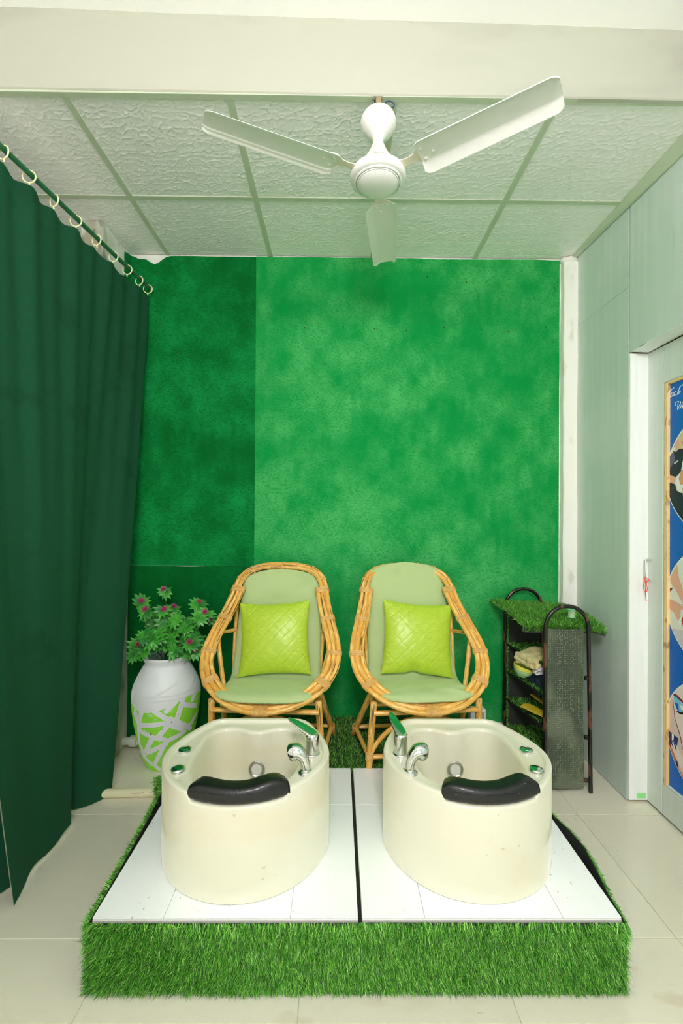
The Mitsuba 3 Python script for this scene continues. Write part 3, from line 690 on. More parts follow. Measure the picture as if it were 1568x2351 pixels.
def pad_mesh():
    """Black bolster following the front rim; cross sections along the arc."""
    n, k = 44, 36
    s = np.linspace(-1, 1, n)
    rings = []
    for i, q in enumerate(s):
        x = .016 + q * .137
        y = -math.sqrt(.293 ** 2 - x * x) + .022
        end = math.sqrt(max(1 - abs(q) ** 14, 0.0004)) if abs(q) > .6 else 1
        hgt = (.0475 + .009 * math.exp(-((q - .72) / .32) ** 2) + .003 * math.exp(-((q + .75) / .3) ** 2) - .002 * math.exp(-(q / .4) ** 2)) * (.78 + .22 * end)
        dep = .030 * (.9 + .1 * end)
        a = np.arange(k) * 2 * math.pi / k
        ex = 4.0
        cx = np.sign(np.cos(a)) * np.abs(np.cos(a)) ** (2 / ex); cz = np.sign(np.sin(a)) * np.abs(np.sin(a)) ** (2 / ex)
        yy = cx * dep; zz = cz * hgt / 2
        yy = yy + np.where(cz > 0, .006 * cz, 0)            # leans in over the basin
        seam = .0022 * np.exp(-((cz - .18) / .07) ** 2) * (cx < -.3)
        yy = yy + seam
        # direction across the arc
        tx, ty = 1.0, x / math.sqrt(.293 ** 2 - x * x)
        L = math.hypot(tx, ty); nx, ny = -ty / L, tx / L
        rings.append(np.column_stack([x + nx * yy + (q * .006 if abs(q) > .98 else 0), y + .012 + ny * yy, .2905 + hgt / 2 + zz]))
    m = loft(rings)
    m.vertices += .0025 * (meshkit.fbm(m.vertices * 22, 3)[:, None] - .5)
    return m
PAD = mikit.ply(pad_mesh(), 'm_leather', 55)
stitch = []
pm = pad_mesh()
for q in np.linspace(-.9, .9, 34):
    x = .016 + q * .137; y = -math.sqrt(.293 ** 2 - x * x) + .034 - .0305
    stitch.append(cbox(x - .0016, x + .0016, y - .0006, y + .002, .3225, .3237, .0003))
STITCH = mikit.ply(cat_(stitch), 'm_leather')
BTN = mikit.ply(lathe([(.0235, -.001), (.0245, .003), (.0235, .007), (.021, .0088), (.0145, .0094), (.0140, .0086), (.0125, .0086), (.012, .0096), (0, .0100)], 40), 'm_chrome', 35)
BTN2 = mikit.ply(lathe([(.0235, -.001), (.0245, .004), (.0232, .009), (.020, .0118), (.012, .0135), (0, .0140)], 40), 'm_chrome', 50)
JET_R = mikit.ply(lathe([(.026, 0.0), (.0265, .004), (.024, .0065), (.0205, .006), (.0175, .0035), (.017, .003)], 40), 'm_chrome_soft', 40)
def jet_mesh():
    g = [lathe([(.0168, .001), (.0168, .0035), (0, .0036)], 36)]
    for rr, c in ((.004, 5), (.0085, 9), (.013, 14)):
        for i in range(c):
            a = i * 2 * math.pi / c
            b = trimesh.creation.icosphere(1, .0011); b.apply_translation((rr * math.cos(a), rr * math.sin(a), .0036)); g.append(b)
    return cat_(g)
JET = mikit.ply(jet_mesh(), 'm_grey_plastic', 50)
FAU_B = mikit.ply(lathe([(.0245, -.002), (.0245, .004), (.0225, .007), (.0212, .008), (.0205, .012), (.0198, .045), (.0202, .070), (.0202, .0715), (.0198, .073)], 40), 'm_chrome', 30)
def lever_mesh(roll):
    """Faucet head: a sloping flat paddle rising from the body towards the basin."""
    sec = []
    for q in np.linspace(0, 1, 14):
        x = .020 - q * .100; z = .086 + q * .062 - .008 * q * q
        w = (.0205 * (1 - q) ** .35 if q < .9 else .0205 * (.1) ** .35 * math.sqrt(max((1 - q) / .1, .02))) if q > .25 else .0205 * (1 - .25) ** .35 * (.55 + .45 * min(1, q / .12)) 
        tk = .018 * (1 - q) ** 1.2 + .004
        a = np.arange(20) * 2 * math.pi / 20
        ex = 3.2
        cy = np.sign(np.cos(a)) * np.abs(np.cos(a)) ** (2 / ex); cz = np.sign(np.sin(a)) * np.abs(np.sin(a)) ** (2 / ex)
        sec.append(np.column_stack([np.full(20, x), cy * w, z + (cz - 1) * tk / 2 + roll * cy * w]))
    return loft(sec)
LEVER = [mikit.ply(lever_mesh(q), 'm_chrome', 45) for q in (.22, 0.0)]
NECK = mikit.ply(lathe([(.0198, .0728), (.0203, .075), (.0203, .086), (.016, .092), (0, .093)], 36), 'm_chrome', 40)
SH_B = mikit.ply(lathe([(.0225, -.001), (.0235, .003), (.022, .007), (.016, .0105), (.0125, .0125), (.0115, .0150)], 40), 'm_chrome', 45)
def shower_mesh():
    p = spline([(0, 0, .012), (-.001, 0, .024), (-.005, 0, .036), (-.013, 0, .047), (-.024, 0, .052), (-.034, 0, .050), (-.040, 0, .0475)], 26)
    r = np.interp(np.linspace(0, 1, 26), [0, .3, .55, .75, .88, 1], [.0105, .0118, .0165, .0208, .0218, .0208])
    return tube(p, r, 28)
SHW = mikit.ply(shower_mesh(), 'm_chrome', 50)
def foot_bath(cx, cy, flip, label):
    t = numbered('foot_bath')
    tag(t, label, 'foot bath')
    M = T().translate([cx, cy, PT])
    again(t + '__basin', TUB, M)
    def at(x, y, rz, z=Hh - .0128, tilt=None, s=1.0, q=None): 
        m = M @ T().translate([x, y, z]).rotate([0, 0, 1], float(rz)).scale([s, s, q or s])
        return m @ T().rotate([1, 0, 0], float(tilt)) if tilt is not None else m
    tagp(again(t + '__headrest', PAD, M), 'black leather bolster on the front rim')
    again(t + '__headrest__stitching', STITCH, M)
    for b, x, y in ((BTN, -.231 * flip, .005), (BTN2, -.211 * flip, -.124)):
        tagp(again(t + '__button', b, at(x, y, 0)), 'round chrome button')
    f = again(t + '__faucet', FAU_B, at(.227 * flip, -.012, 0, s=1.2, q=.80))
    tagp(f, 'chrome mixer tap with a sloping lever')
    rz = -22 if flip > 0 else -72
    again(f + '__neck', NECK, at(.227 * flip, -.012, 0, s=1.2, q=.80))
    again(f + '__lever', LEVER[0 if flip > 0 else 1], at(.227 * flip, -.012, rz, s=1.2, q=.80))
    s = again(t + '__shower', SH_B, at(.214 * flip, -.136, 0, s=1.1))
    tagp(s, 'chrome hand shower in its holder')
    again(s + '__head', SHW, at(.214 * flip, -.136, (0 if flip > 0 else 180) + (-14 if flip > 0 else 20), s=1.3))
    j = again(t + '__jet', JET_R, at(.006, .131, 0, .166, 84, 1.2))
    again(j + '__strainer', JET, at(.006, .131, 0, .166, 84, 1.2))
    return t
foot_bath(-.314, 1.645, 1, 'cream foot bath with its tap on the right, left one on the white platform')
foot_bath(.459, 1.645, -1, 'cream foot bath with its tap on the left, right one on the white platform')

# ------------------------------------------------------------------ rattan armchairs
ZG = .185
halfloop = [(0, -.28, .303), (.12, -.262, .315), (.22, -.215, .345), (.295, -.15, .39), (.335, -.08, .45), (.340, -.015, .52), (.318, .055, .595), (.287, .13, .675), (.262, .205, .765), (.228, .265, .842), (.135, .308, .889)]
LOOP = np.array(halfloop + [(0, .318, .899)] + [(-x, y, z) for x, y, z in halfloop[:0:-1]])
nl = 240
OUTL = spline(LOOP, nl, True)
tl = np.roll(OUTL, -1, 0) - np.roll(OUTL, 1, 0); tl /= np.linalg.norm(tl, axis=1)[:, None]
PN = np.array([0, -.72, .69])
INW = np.cross(PN, tl); INW /= np.linalg.norm(INW, axis=1)[:, None]
cen = OUTL.mean(0)
if ((cen - OUTL) * INW).sum() < 0: INW = -INW
INW[:, 2] *= 1 - .62 * np.clip((-.12 - OUTL[:, 1]) / .12, 0, 1)      # the rim lies flatter under the front of the seat
INW /= np.linalg.norm(INW, axis=1)[:, None]
NRM = np.cross(tl, INW)
arcl = np.concatenate([[0], np.cumsum(np.linalg.norm(np.diff(OUTL, axis=0), axis=1))])
RR = .0120
def loop_rod(off, lift, keep, seed, r=RR):
    p = OUTL + INW * off + NRM * lift
    if keep is not None:
        idx = [(i % nl) for i in range(-keep, keep + 1)]
        p = p[idx]
    else:
        p = np.vstack([p[nl // 2:], p[:nl // 2 + 1]])
    w = (meshkit.noise(np.column_stack([np.arange(len(p)) * .11, np.full(len(p), seed), np.zeros(len(p))])) - .5)
    return rod(p + NRM[0] * 0 + w[:, None] * np.array([.001, .001, .001]), r, 12)
def up(n): return 1 if NRM[0][2] > 0 else -1
sg = up(0)
ROD_A = loop_rod(.0118, 0, None, 1)
ROD_B = loop_rod(.0345, sg * .003, None, 4)
ROD_C = loop_rod(.0572, sg * .001, int(np.argmin((OUTL[:120, 0] - .262) ** 2 + (OUTL[:120, 2] - .765) ** 2)) + 2, 8)
def wrap_mesh(i, width, n_rods=3, r=.0026, pitch=.0050):
    m = []
    k = max(int(width / pitch), 2)
    c0, c1 = (.0118, .0572) if n_rods == 3 else (.0118, .0345)
    for q in range(k):
        s = (q - (k - 1) / 2) * pitch
        base = OUTL[i] + tl[i] * s
        e = RR + r * .7
        a = np.linspace(-math.pi / 2, math.pi / 2, 7)
        pts = [base + INW[i] * (c1 + e * math.cos(x)) + NRM[i] * (e * math.sin(x)) for x in a] + [base + INW[i] * (c0 - e * math.cos(x)) - NRM[i] * (e * math.sin(x)) for x in a]
        m.append(tube(np.array(pts), r, 6, True))
    return cat_(m)
def near(x, z): return int(np.argmin((OUTL[:, 0] - x) ** 2 + (OUTL[:, 2] - z) ** 2))
WR = []
for sx in (-1, 1):
    for x, z, w in ((.262, .765, .030), (.300, .645, .026), (.337, .50, .028), (.285, .382, .036)):
        WR.append(mikit.ply(wrap_mesh(near(sx * x, z), w), 'm_wrap', 60))
    for x, z in ((.240, .818), (.17, .876), (.085, .895)):
        WR.append(mikit.ply(wrap_mesh(near(sx * x, z), .009, 2), 'm_wrap', 60))
WR.append(mikit.ply(wrap_mesh(0, .072), 'm_wrap', 60))
WR.append(mikit.ply(wrap_mesh(nl // 2, .009, 2), 'm_wrap', 60))
def joint(p, axis, r, w=.03):
    """Cane wound round a joint."""
    p, axis = np.array(p, float), np.array(axis, float); axis /= np.linalg.norm(axis)
    a = np.cross(axis, [0.3, .2, 1]); a /= np.linalg.norm(a); b = np.cross(axis, a)
    k = int(w / .0052)
    an = np.arange(14) * 2 * math.pi / 14
    return cat_([tube(np.array([p + axis * (q - (k - 1) / 2) * .0052 + r * (a * math.cos(x) + b * math.sin(x)) for x in an]), .0027, 6, True) for q in range(k)])
def line(*pts, n=12): return spline(pts, n) if len(pts) > 2 else np.linspace(pts[0], pts[1], n)
RODS = {}
def R(name, pts, r, dark=False):
    m, uv = rod(pts, r, 10); RODS.setdefault(name, []).append(mikit.ply(m, 'm_rattan', True, uv=uv))
for m, uv in (ROD_A, ROD_B, ROD_C): RODS.setdefault('rim_rod', []).append(mikit.ply(m, 'm_rattan', True, uv=uv))
JN = []
for sx in (-1, 1):
    R('leg', line((sx * .262, -.135, 0), (sx * .255, -.145, .15), (sx * .245, -.165, .325)), .0155)
    R('leg', line((sx * .292, .215, 0), (sx * .270, .10, .14), (sx * .240, -.045, .315)), .0145, True)
    R('back_post', line((sx * .236, .262, .80), (sx * .236, .19, .56), (sx * .218, .10, .285), n=16), .011)
    R('arm_strut', line((sx * .292, .062, .560), (sx * .266, .02, .45), (sx * .232, -.02, .31)), .0115)
    R('arm_rung', line((sx * .292, .066, .565), (sx * .236, .185, .55)), .010)
    R('side_stretcher', line((sx * .262, -.13, .062), (sx * .284, .178, .050)), .011, True)
    R('brace', line((sx * .258, -.145, .068), (sx * .195, -.155, .17), (sx * .10, -.165, .232), (0, -.17, .248), n=20), .0105)
    R('side_rail', line((sx * .246, -.17, .30), (sx * .236, -.04, .30), (sx * .212, .07, .285)), .012, True)
    JN += [joint((sx * .260, -.137, .070), (0, 0, 1), .0175, .045), joint((sx * .284, .178, .050), (0, -.6, 1), .0165, .035), joint((sx * .292, .062, .562), (.3 * sx, .6, .6), .015, .02), joint((sx * .236, .186, .55), (0, .3, 1), .0135, .018)]
R('front_stretcher', line((-.26, -.137, .062), (.26, -.137, .062)), .011, True)
R('front_rail', line((-.246, -.17, .275), (.246, -.17, .275)), .012, True)
R('back_stretcher', line((-.288, .19, .048), (.288, .19, .048)), .011, True)
for i in range(5): R('seat_rod', line((-.238 + .006 * i, -.12 + i * .045, .293), (.238 - .006 * i, -.12 + i * .045, .293)), .009, True)
for i in range(5): R('back_rod', line((-.236, .158 + .036 * i, .345 + .104 * i), (.236, .158 + .036 * i, .345 + .104 * i)), .008, True)
JNP = [mikit.ply(j, 'm_wrap', 60) for j in JN]
def armchair(x, y, rz, label):
    t = numbered('rattan_armchair'); tag(t, label, 'armchair')
    M = shift(t, (x, y, ZG), rz)
    for name, ps in RODS.items():
        for p in ps: again(t + '__' + name, p, M)
    for w in WR: again(t + '__binding', w, M)
    for w in JNP: again(t + '__joint_binding', w, M)
    return t
CH = [(-.318, 2.250, -3.0), (.400, 2.250, 5.0)]
armchair(*CH[0], 'round rattan armchair whose bare top rail shows, nearest the white vase')
armchair(*CH[1], 'round rattan armchair whose top rail is covered by its cushion, nearest the shelf rack')

def cushion_mesh(extra, seed, sag, fwd=0.0):
    prof = spline([(0, -.236 - fwd, .346), (0, -.224 - fwd, .368), (0, -.18 - fwd / 2, .378), (0, -.08, .357), (0, .02, .345), (0, .068, .352), (0, .098, .40), (0, .14, .52), (0, .185, .65), (0, .232, .79), (0, .262 + extra * .3, .872 + extra)], 90)[:, 1:]
    t2 = np.gradient(prof, axis=0); t2 /= np.linalg.norm(t2, axis=1)[:, None]
    nn = np.stack([-t2[:, 1], t2[:, 0]], 1)
    s = np.concatenate([[0], np.cumsum(np.linalg.norm(np.diff(prof, axis=0), axis=1))]); L = s[-1]
    k = 96
    a = np.arange(k) * 2 * math.pi / k
    ex = 5.0
    cx = np.sign(np.cos(a)) * np.abs(np.cos(a)) ** (2 / ex); cz = np.sign(np.sin(a)) * np.abs(np.sin(a)) ** (2 / 3.0)
    rings = []
    for i in range(len(prof)):
        w = np.interp(s[i], [0, .10, .30, .42, .62, L], [.222, .236, .232, .226, .222, .214])
        e1 = min((L - s[i]) / .085, 1); w *= math.sqrt(max(1 - (1 - e1) ** 2.4, .0)) * .999 + .001
        e0 = min(s[i] / .075, 1); w *= .80 + .20 * math.sqrt(1 - (1 - e0) ** 2)
        tk = .058 * math.sqrt(1 - (1 - min(s[i] / .030, 1)) ** 2 + .02) * math.sqrt(1 - (1 - min((L - s[i]) / .030, 1)) ** 2 + .004)
        # front edge bows forward in the middle
        bow = -.030 * (1 - cx ** 2) * max(0, 1 - s[i] / .12)
        y = prof[i, 0] + nn[i, 0] * (cz * .5 - .5) * tk + bow
        z = prof[i, 1] + nn[i, 1] * (cz * .5 - .5) * tk
        rings.append(np.column_stack([cx * w, y, z]))
    m = loft(rings)
    v = m.vertices
    q = meshkit.fbm(np.column_stack([v[:, 0] * 5, v[:, 1] * 7, v[:, 2] * 5]) + seed, 4)
    v[:, 2] += .012 * (q - .5) * (v[:, 2] < .40)
    v[:, 1] += .008 * (q - .5)
    seatf = np.exp(-((v[:, 1] + .0) / .12) ** 2) * (v[:, 2] < .42)
    wr = np.sin(v[:, 0] * 34 + 60 * v[:, 1] + 5 * q) * meshkit.noise(v * 9 + seed) * sag
    v[:, 2] += .008 * wr * np.exp(-((v[:, 1] + .16) / .06) ** 2) * (v[:, 2] < .42)
    fold = np.exp(-((v[:, 0] - .05 - (v[:, 1] + .1) * .9) / .006) ** 2) * np.exp(-((v[:, 1] + .10) / .04) ** 2) * (v[:, 2] > .33) * (v[:, 2] < .42)
    v[:, 2] -= .006 * fold * (sag < 1.2)
    cr = np.exp(-((v[:, 2] - .415 - .01 * np.sin(v[:, 0] * 9)) / .006) ** 2) * (v[:, 1] > .05)
    v[:, 1] += .004 * cr
    return m
k = add('seat_cushion', cushion_mesh(0, 1.0, 1.0, .003), 'm_cushion', 55, to_world=shift('', (CH[0][0], CH[0][1], ZG), CH[0][2]))
tag(k, 'long sage green chair cushion with a dark scuff at its left front corner', 'chair cushion')
scuff = tube(np.array([(-.155 + .012 * i, -.218 + .004 * math.sin(i * 1.7), .363 + .003 * math.cos(i) - .0025 * abs(i - 2)) for i in range(6)]), .0013, 6)
k2_ = add(k + '__scuff', scuff, 'm_ink', 50, to_world=shift('', (CH[0][0], CH[0][1], ZG), CH[0][2]))
k = add('seat_cushion', cushion_mesh(.040, 6.0, 2.2, -.012), 'm_cushion', 55, to_world=shift('', (CH[1][0], CH[1][1], ZG), CH[1][2]))
tag(k, 'long sage green chair cushion reaching over the chair top, creased along the front', 'chair cushion')

def pillow_mesh(seed):
    n = 110
    g = np.sin(np.linspace(-1, 1, n) * math.pi / 2) ; g = np.sign(g) * np.abs(g) ** .9
    X, Y = np.meshgrid(g, g, indexing='ij')
    S = .185
    px = X * S * (1 - .075 * (1 - Y ** 2) * np.abs(X) ** 3); py = Y * S * (1 - .075 * (1 - X ** 2) * np.abs(Y) ** 3)
    h = np.clip((1 - X ** 2) * (1 - Y ** 2), 0, 1) ** .55
    base = .062 * h
    edge = np.clip(1 - h, 0, 1)
    q = meshkit.fbm(np.stack([px * 22, py * 22, np.full_like(px, seed)], -1), 4)
    # gathers running in from the seams
    ga = np.sin(px * 210 + 9 * meshkit.noise(np.stack([px * 30, py * 6, np.full_like(px, seed)], -1))) * np.exp(-((1 - np.abs(Y)) / .16) ** 2) * (1 - np.abs(X) ** 8)
    gb = np.sin(py * 190 + 9 * meshkit.noise(np.stack([py * 30, px * 6, np.full_like(px, seed + 3)], -1))) * np.exp(-((1 - np.abs(X)) / .14) ** 2) * (1 - np.abs(Y) ** 8)
    front = base + .004 * (q - .5) * h + .0022 * (ga + gb) * np.sqrt(h)
    p = .043
    for u in ((px + py) / 1.414, (px - py) / 1.414):
        w = np.abs((u / p) - np.round(u / p)) * p
        front -= .0016 * np.exp(-(w / .0022) ** 2) * np.minimum(h * 3, 1)
    dent = np.exp(-((px + .02) / .03) ** 2) * np.exp(-((py + S * .9) / .035) ** 2) * .02 if seed > 5 else 0
    front = front - dent * h
    py2 = py + (.012 * np.exp(-((px + .02) / .03) ** 2) * (Y < -.6) * (np.abs(Y) - .6) / .4 if seed > 5 else 0)
    f = rect_grid(n, n)
    a = np.stack([px, py2, front], -1).reshape(-1, 3); b = np.stack([px, py2, -base * .7], -1).reshape(-1, 3)
    m = trimesh.Trimesh(np.vstack([a, b]), np.vstack([f, f[:, ::-1] + n * n]), process=False)
    m.merge_vertices()
    return m
for (cx, cy, rz), roll, lx, label, sd in ((CH[0], 3.5, -.007, 'lime green quilted pillow with smooth side seams on the chair by the vase', 2.0), (CH[1], -5.0, .025, 'lime green quilted pillow with a dented lower edge on the chair by the rack', 8.0)):
    M = shift('', (cx, cy, ZG), rz) @ T().translate([lx, .100, .535]).rotate([1, 0, 0], 72.0).rotate([0, 0, 1], roll)
    k = add('throw_pillow', pillow_mesh(sd), 'm_pillow', True, to_world=M); tag(k, label, 'pillow')

# ------------------------------------------------------------------ vase and plant
VX, VY = -.925, 2.492
prof = spline([(.090, 0.0, 0), (.100, .012, 0), (.120, .06, 0), (.148, .16, 0), (.167, .26, 0), (.176, .34, 0), (.177, .395, 0), (.168, .44, 0), (.146, .49, 0), (.124, .530, 0), (.112, .546, 0)], 60)[:, :2]
prof = np.vstack([[(0, 0)], prof, [(.1105, .552), (.112, .562), (.117, .573), (.122, .580), (.123, .588), (.118, .594), (.110, .592), (.103, .58), (.100, .56), (.11, .52), (.11, .45), (0, .45)]])
# green patches between white bands: band centre lines on the unrolled side (angle from the front in radians, height in metres)
BANDS = [(-0.23, 0.416, -0.56, 0.271, 0.01), (-0.67, 0.339, -0.52, 0.244, 0.01), (-0.22, 0.388, 0.63, 0.273, 0.01), (0.35, 0.351, 0.76, 0.417, 0.01), (0.82, 0.393, 0.63, 0.287, 0.01), (0.8, 0.368, 1.37, 0.327, 0.01), (1.16, 0.373, 1.33, 0.406, 0.01), (0.45, 0.308, 1.21, 0.214, 0.01), (1.09, 0.232, 1.48, 0.278, 0.01), (-0.75, 0.317, -0.47, 0.272, 0.01), (-0.52, 0.274, 0.28, 0.288, 0.01), (-0.52, 0.241, 0.17, 0.203, 0.01), (0.4, 0.275, 0.1, 0.214, 0.01), (0.16, 0.21, 0.39, 0.189, 0.01), (0.5, 0.195, 0.94, 0.213, 0.01), (-0.11, 0.201, -0.43, 0.125, 0.01), (-0.41, 0.119, 0.33, 0.173, 0.01), (-0.85, 0.107, -0.28, 0.056, 0.01), (0.19, 0.134, -0.12, 0.054, 0.01), (-0.15, 0.054, 0.05, 0.018, 0.01), (0.31, 0.287, 0.85, 0.235, 0.01), (0.27, 0.171, 0.17, 0.128, 0.01), (-0.56, 0.271, -0.72, 0.16, 0.01), (-0.72, 0.16, -0.55, 0.1, 0.01)]
def f_vase(p, n, uv):
    ang = dr.atan2(p.x - VX, -(p.y - VY))
    d = mi.Float(1.0)
    for sgn in (0.0, math.pi, -math.pi):
        for (a0, z0, a1, z1, w) in BANDS:
            if sgn and abs(a0) > 1.7: continue
            x0, x1 = (a0 + sgn) * .15, (a1 + sgn) * .15
            px, pz = ang * .15 - x0, p.z - z0
            dx, dz = x1 - x0, z1 - z0
            h = dr.clip((px * dx + pz * dz) / (dx * dx + dz * dz), 0, 1)
            d = dr.minimum(d, dr.sqrt(dr.square(px - h * dx) + dr.square(pz - h * dz)) - w * 1.25)
    g = dr.select((d > 0) & (p.z < .372 + .028 * dr.sin(ang * 2.2 - .9)) & (p.z > .004), 1.0, 0.0)
    g = dr.select(smoothstep(.74, .76, noise(p.x * 60, p.y * 60, p.z * 60)) > .5, g * .75, g)
    chip = smoothstep(.90, .91, noise(p.x * 70, p.y * 70, p.z * 90 + 8)) * smoothstep(.56, .6, fbm(p.x * 7, p.y * 7, p.z * 7, 2)) * smoothstep(.36, .33, p.z)
    c = mix(lin(228, 232, 234), lin(146, 226, 66), g)
    return mix(c, lin(26, 28, 26), chip)
def b_vase(p, n, uv):
    ang = dr.atan2(p.x - VX, -(p.y - VY))
    b = fbm(p.x * 110, p.y * 110, p.z * 110, 3) * .35
    tw = dr.abs(dr.sin(ang * 75 + p.z * 500))
    for z0 in (.405, .425): b = b + smoothstep(.006, .0, dr.abs(p.z - z0)) * tw
    zz = .425 + .075 * (ang * 1.1 + 4 - dr.floor(ang * 1.1 + 4))
    b = b + smoothstep(.007, .0, dr.abs(p.z - zz)) * tw * dr.select((p.z > .425) & (p.z < .50), 1.0, 0.0)
    return b
mat('m_vase', f_vase, .5, bump=(b_vase, .0022, .0015))
k = add('vase', lathe(prof, 96, (VX, VY, 0)), 'm_vase', 40)
tag(k, 'tall white floor vase painted with lime green patches, holding the plant', 'vase')

t = tag('artificial_plant', 'artificial plant with green lobed leaves and magenta clover heads in the vase', 'artificial plant')
r = np.random.default_rng(11)
def leaflet(L, W, fold=.25, n=7):
    q = np.linspace(0, 1, n)
    w = W * np.sin(np.pi * np.clip(q, 0, 1) ** .8) ** .8; w[-1] = .0004; w[0] = .0012
    z = -.25 * L * q ** 2
    P = np.stack([np.stack([L * q, -w, z + fold * w], 1), np.stack([L * q, 0 * w, z], 1), np.stack([L * q, w, z + fold * w], 1)], 1)
    return slab_grid(P, np.array([0, 0, -.0006]))
def leaf(L, nl_, spread):
    ms = []
    for a in np.linspace(-spread, spread, nl_):
        m = leaflet(L * (1 - .22 * abs(a) / spread), L * .19)
        m.apply_transform(trimesh.transformations.rotation_matrix(a, (0, 0, 1))); ms.append(m)
    return cat_(ms)
LEAVES = [mikit.ply(leaf(L, c, s), m, 60) for L, c, s, m in ((.058, 5, 1.0, 'm_leaf'), (.050, 3, .55, 'm_leaf'), (.062, 5, .9, 'm_leaf_dark'), (.048, 3, .6, 'm_leaf_dark'), (.055, 4, .8, 'm_leaf'))]
def flower_mesh(seed):
    rr = np.random.default_rng(seed); ms = []; ml = []
    for i in range(70):
        z = 1 - 1.25 * (i + .5) / 70; a = i * 2.39996
        d = np.array([math.sqrt(max(1 - z * z, 0)) * math.cos(a), math.sqrt(max(1 - z * z, 0)) * math.sin(a), z])
        ms.append(tube(np.array([d * .004, d * .0155]), [.0009, .0006], 4))
        b = trimesh.creation.icosphere(0, .0013); b.apply_translation(d * .0165); ml.append(b)
    return cat_(ms), cat_(ml)
FL = [tuple(mikit.ply(m, c, True) for m, c in zip(flower_mesh(s), ('m_petal', 'm_petal_light'))) for s in (1, 2)]
cal = []
for i in range(18):
    a = i * 2.4; d = np.array([math.cos(a) * .8, math.sin(a) * .8, .25]); cal.append(tube(np.array([(0, 0, -.006), d * .010, d * .019 + (0, 0, .004)]), [.0010, .0007, .0003], 4))
CAL = mikit.ply(cat_(cal), 'm_calyx', True)
# tips of the sprays: (x, y, z) and whether a flower head sits there, and how it faces
TIPS = [(-0.962, 2.562, 0.916, 2, 2), (-1.091, 2.561, 0.855, 1, 2), (-0.996, 2.4, 0.843, 1, 2), (-0.922, 2.405, 0.846, 1, 1), (-0.91, 2.54, 0.821, 2, 2), (-0.918, 2.522, 0.782, 1, 2), (-0.767, 2.511, 0.852, 2, 2), (-0.694, 2.445, 0.821, 1, 2), (-0.7, 2.499, 0.774, 1, 1), (-1.016, 2.499, 0.733, 1, 2), (-0.911, 2.445, 0.706, 1, 2), (-0.758, 2.369, 0.682, 1, 1), (-0.732, 2.418, 0.685, 1, 2), (-0.753, 2.411, 0.63, 1, 2), (-1.076, 2.47, 0.642, 1, 2), (-0.953, 2.489, 0.63, 0, 1), (-0.85, 2.481, 0.622, 0, 1), (-1.064, 2.413, 0.608, 0, 1), (-0.8, 2.446, 0.715, 0, 2), (-0.724, 2.416, 0.804, 0, 2), (-0.841, 2.376, 0.799, 0, 2), (-0.932, 2.325, 0.71, 0, 2), (-0.872, 2.399, 0.69, 0, 2), (-0.998, 2.374, 0.643, 0, 1), (-0.936, 2.435, 0.748, 0, 2), (-0.794, 2.522, 0.748, 0, 2), (-0.987, 2.459, 0.789, 0, 2), (-0.835, 2.465, 0.761, 0, 2), (-0.9, 2.41, 0.774, 0, 2), (-0.984, 2.324, 0.73, 0, 1), (-0.846, 2.375, 0.644, 0, 1), (-0.92, 2.343, 0.725, 0, 2)]
base = np.array([VX, VY, .50])
for i, (tx, ty, tz, fl, ng) in enumerate(TIPS):
    tip = np.array([tx, ty, tz])
    mid = base + (tip - base) * .5 + np.array([0, 0, .03]) - (tip - base) * np.array([.18, .18, 0])
    st = base + np.array([r.normal(0, .015), r.normal(0, .015), -.03])
    pts = spline([st, mid, tip], 16)
    add(t + '__stem', tube(pts, .0017, 6), 'm_stem', 60)
    dirn = pts[-1] - pts[-3]; dirn /= np.linalg.norm(dirn)
    for w in range(ng):
        f = 1 - .22 * w
        p = pts[int((len(pts) - 1) * f)]
        nleaf = 4 if w == 0 else 3
        for q in range(nleaf):
            a = q * 2 * math.pi / nleaf + r.uniform(0, 1.2)
            out = np.array([math.cos(a), -.30 + .35 * math.sin(a * 2.3), math.sin(a) * .85 - .05]) + dirn * .25
            out /= np.linalg.norm(out)
            side = np.cross([.15 * math.cos(a * 3), -.80, .60], out); side /= np.linalg.norm(side); upv = np.cross(out, side)
            Mx = np.eye(4); Mx[:3, 0], Mx[:3, 1], Mx[:3, 2], Mx[:3, 3] = out, side, upv, p
            again(t + '__leaf', LEAVES[int(r.integers(0, 5))], T(Mx) @ T().scale(float(r.uniform(.85, 1.12))))
    if fl:
        z = np.array([r.normal(0, .5), -.7, .7]) if fl == 1 else np.array([r.normal(0, .5), r.normal(0, .3), 1.0])
        z /= np.linalg.norm(z); xv = np.cross([0, 1., .2], z); xv /= np.linalg.norm(xv); yv = np.cross(z, xv)
        Mx = np.eye(4); Mx[:3, 0], Mx[:3, 1], Mx[:3, 2], Mx[:3, 3] = xv, yv, z, tip + z * .02
        a, b = FL[i % 2]
        kf = again(t + '__flower', a, T(Mx)); again(kf + '__florets', b, T(Mx)); again(kf + '__calyx', CAL, T(Mx))

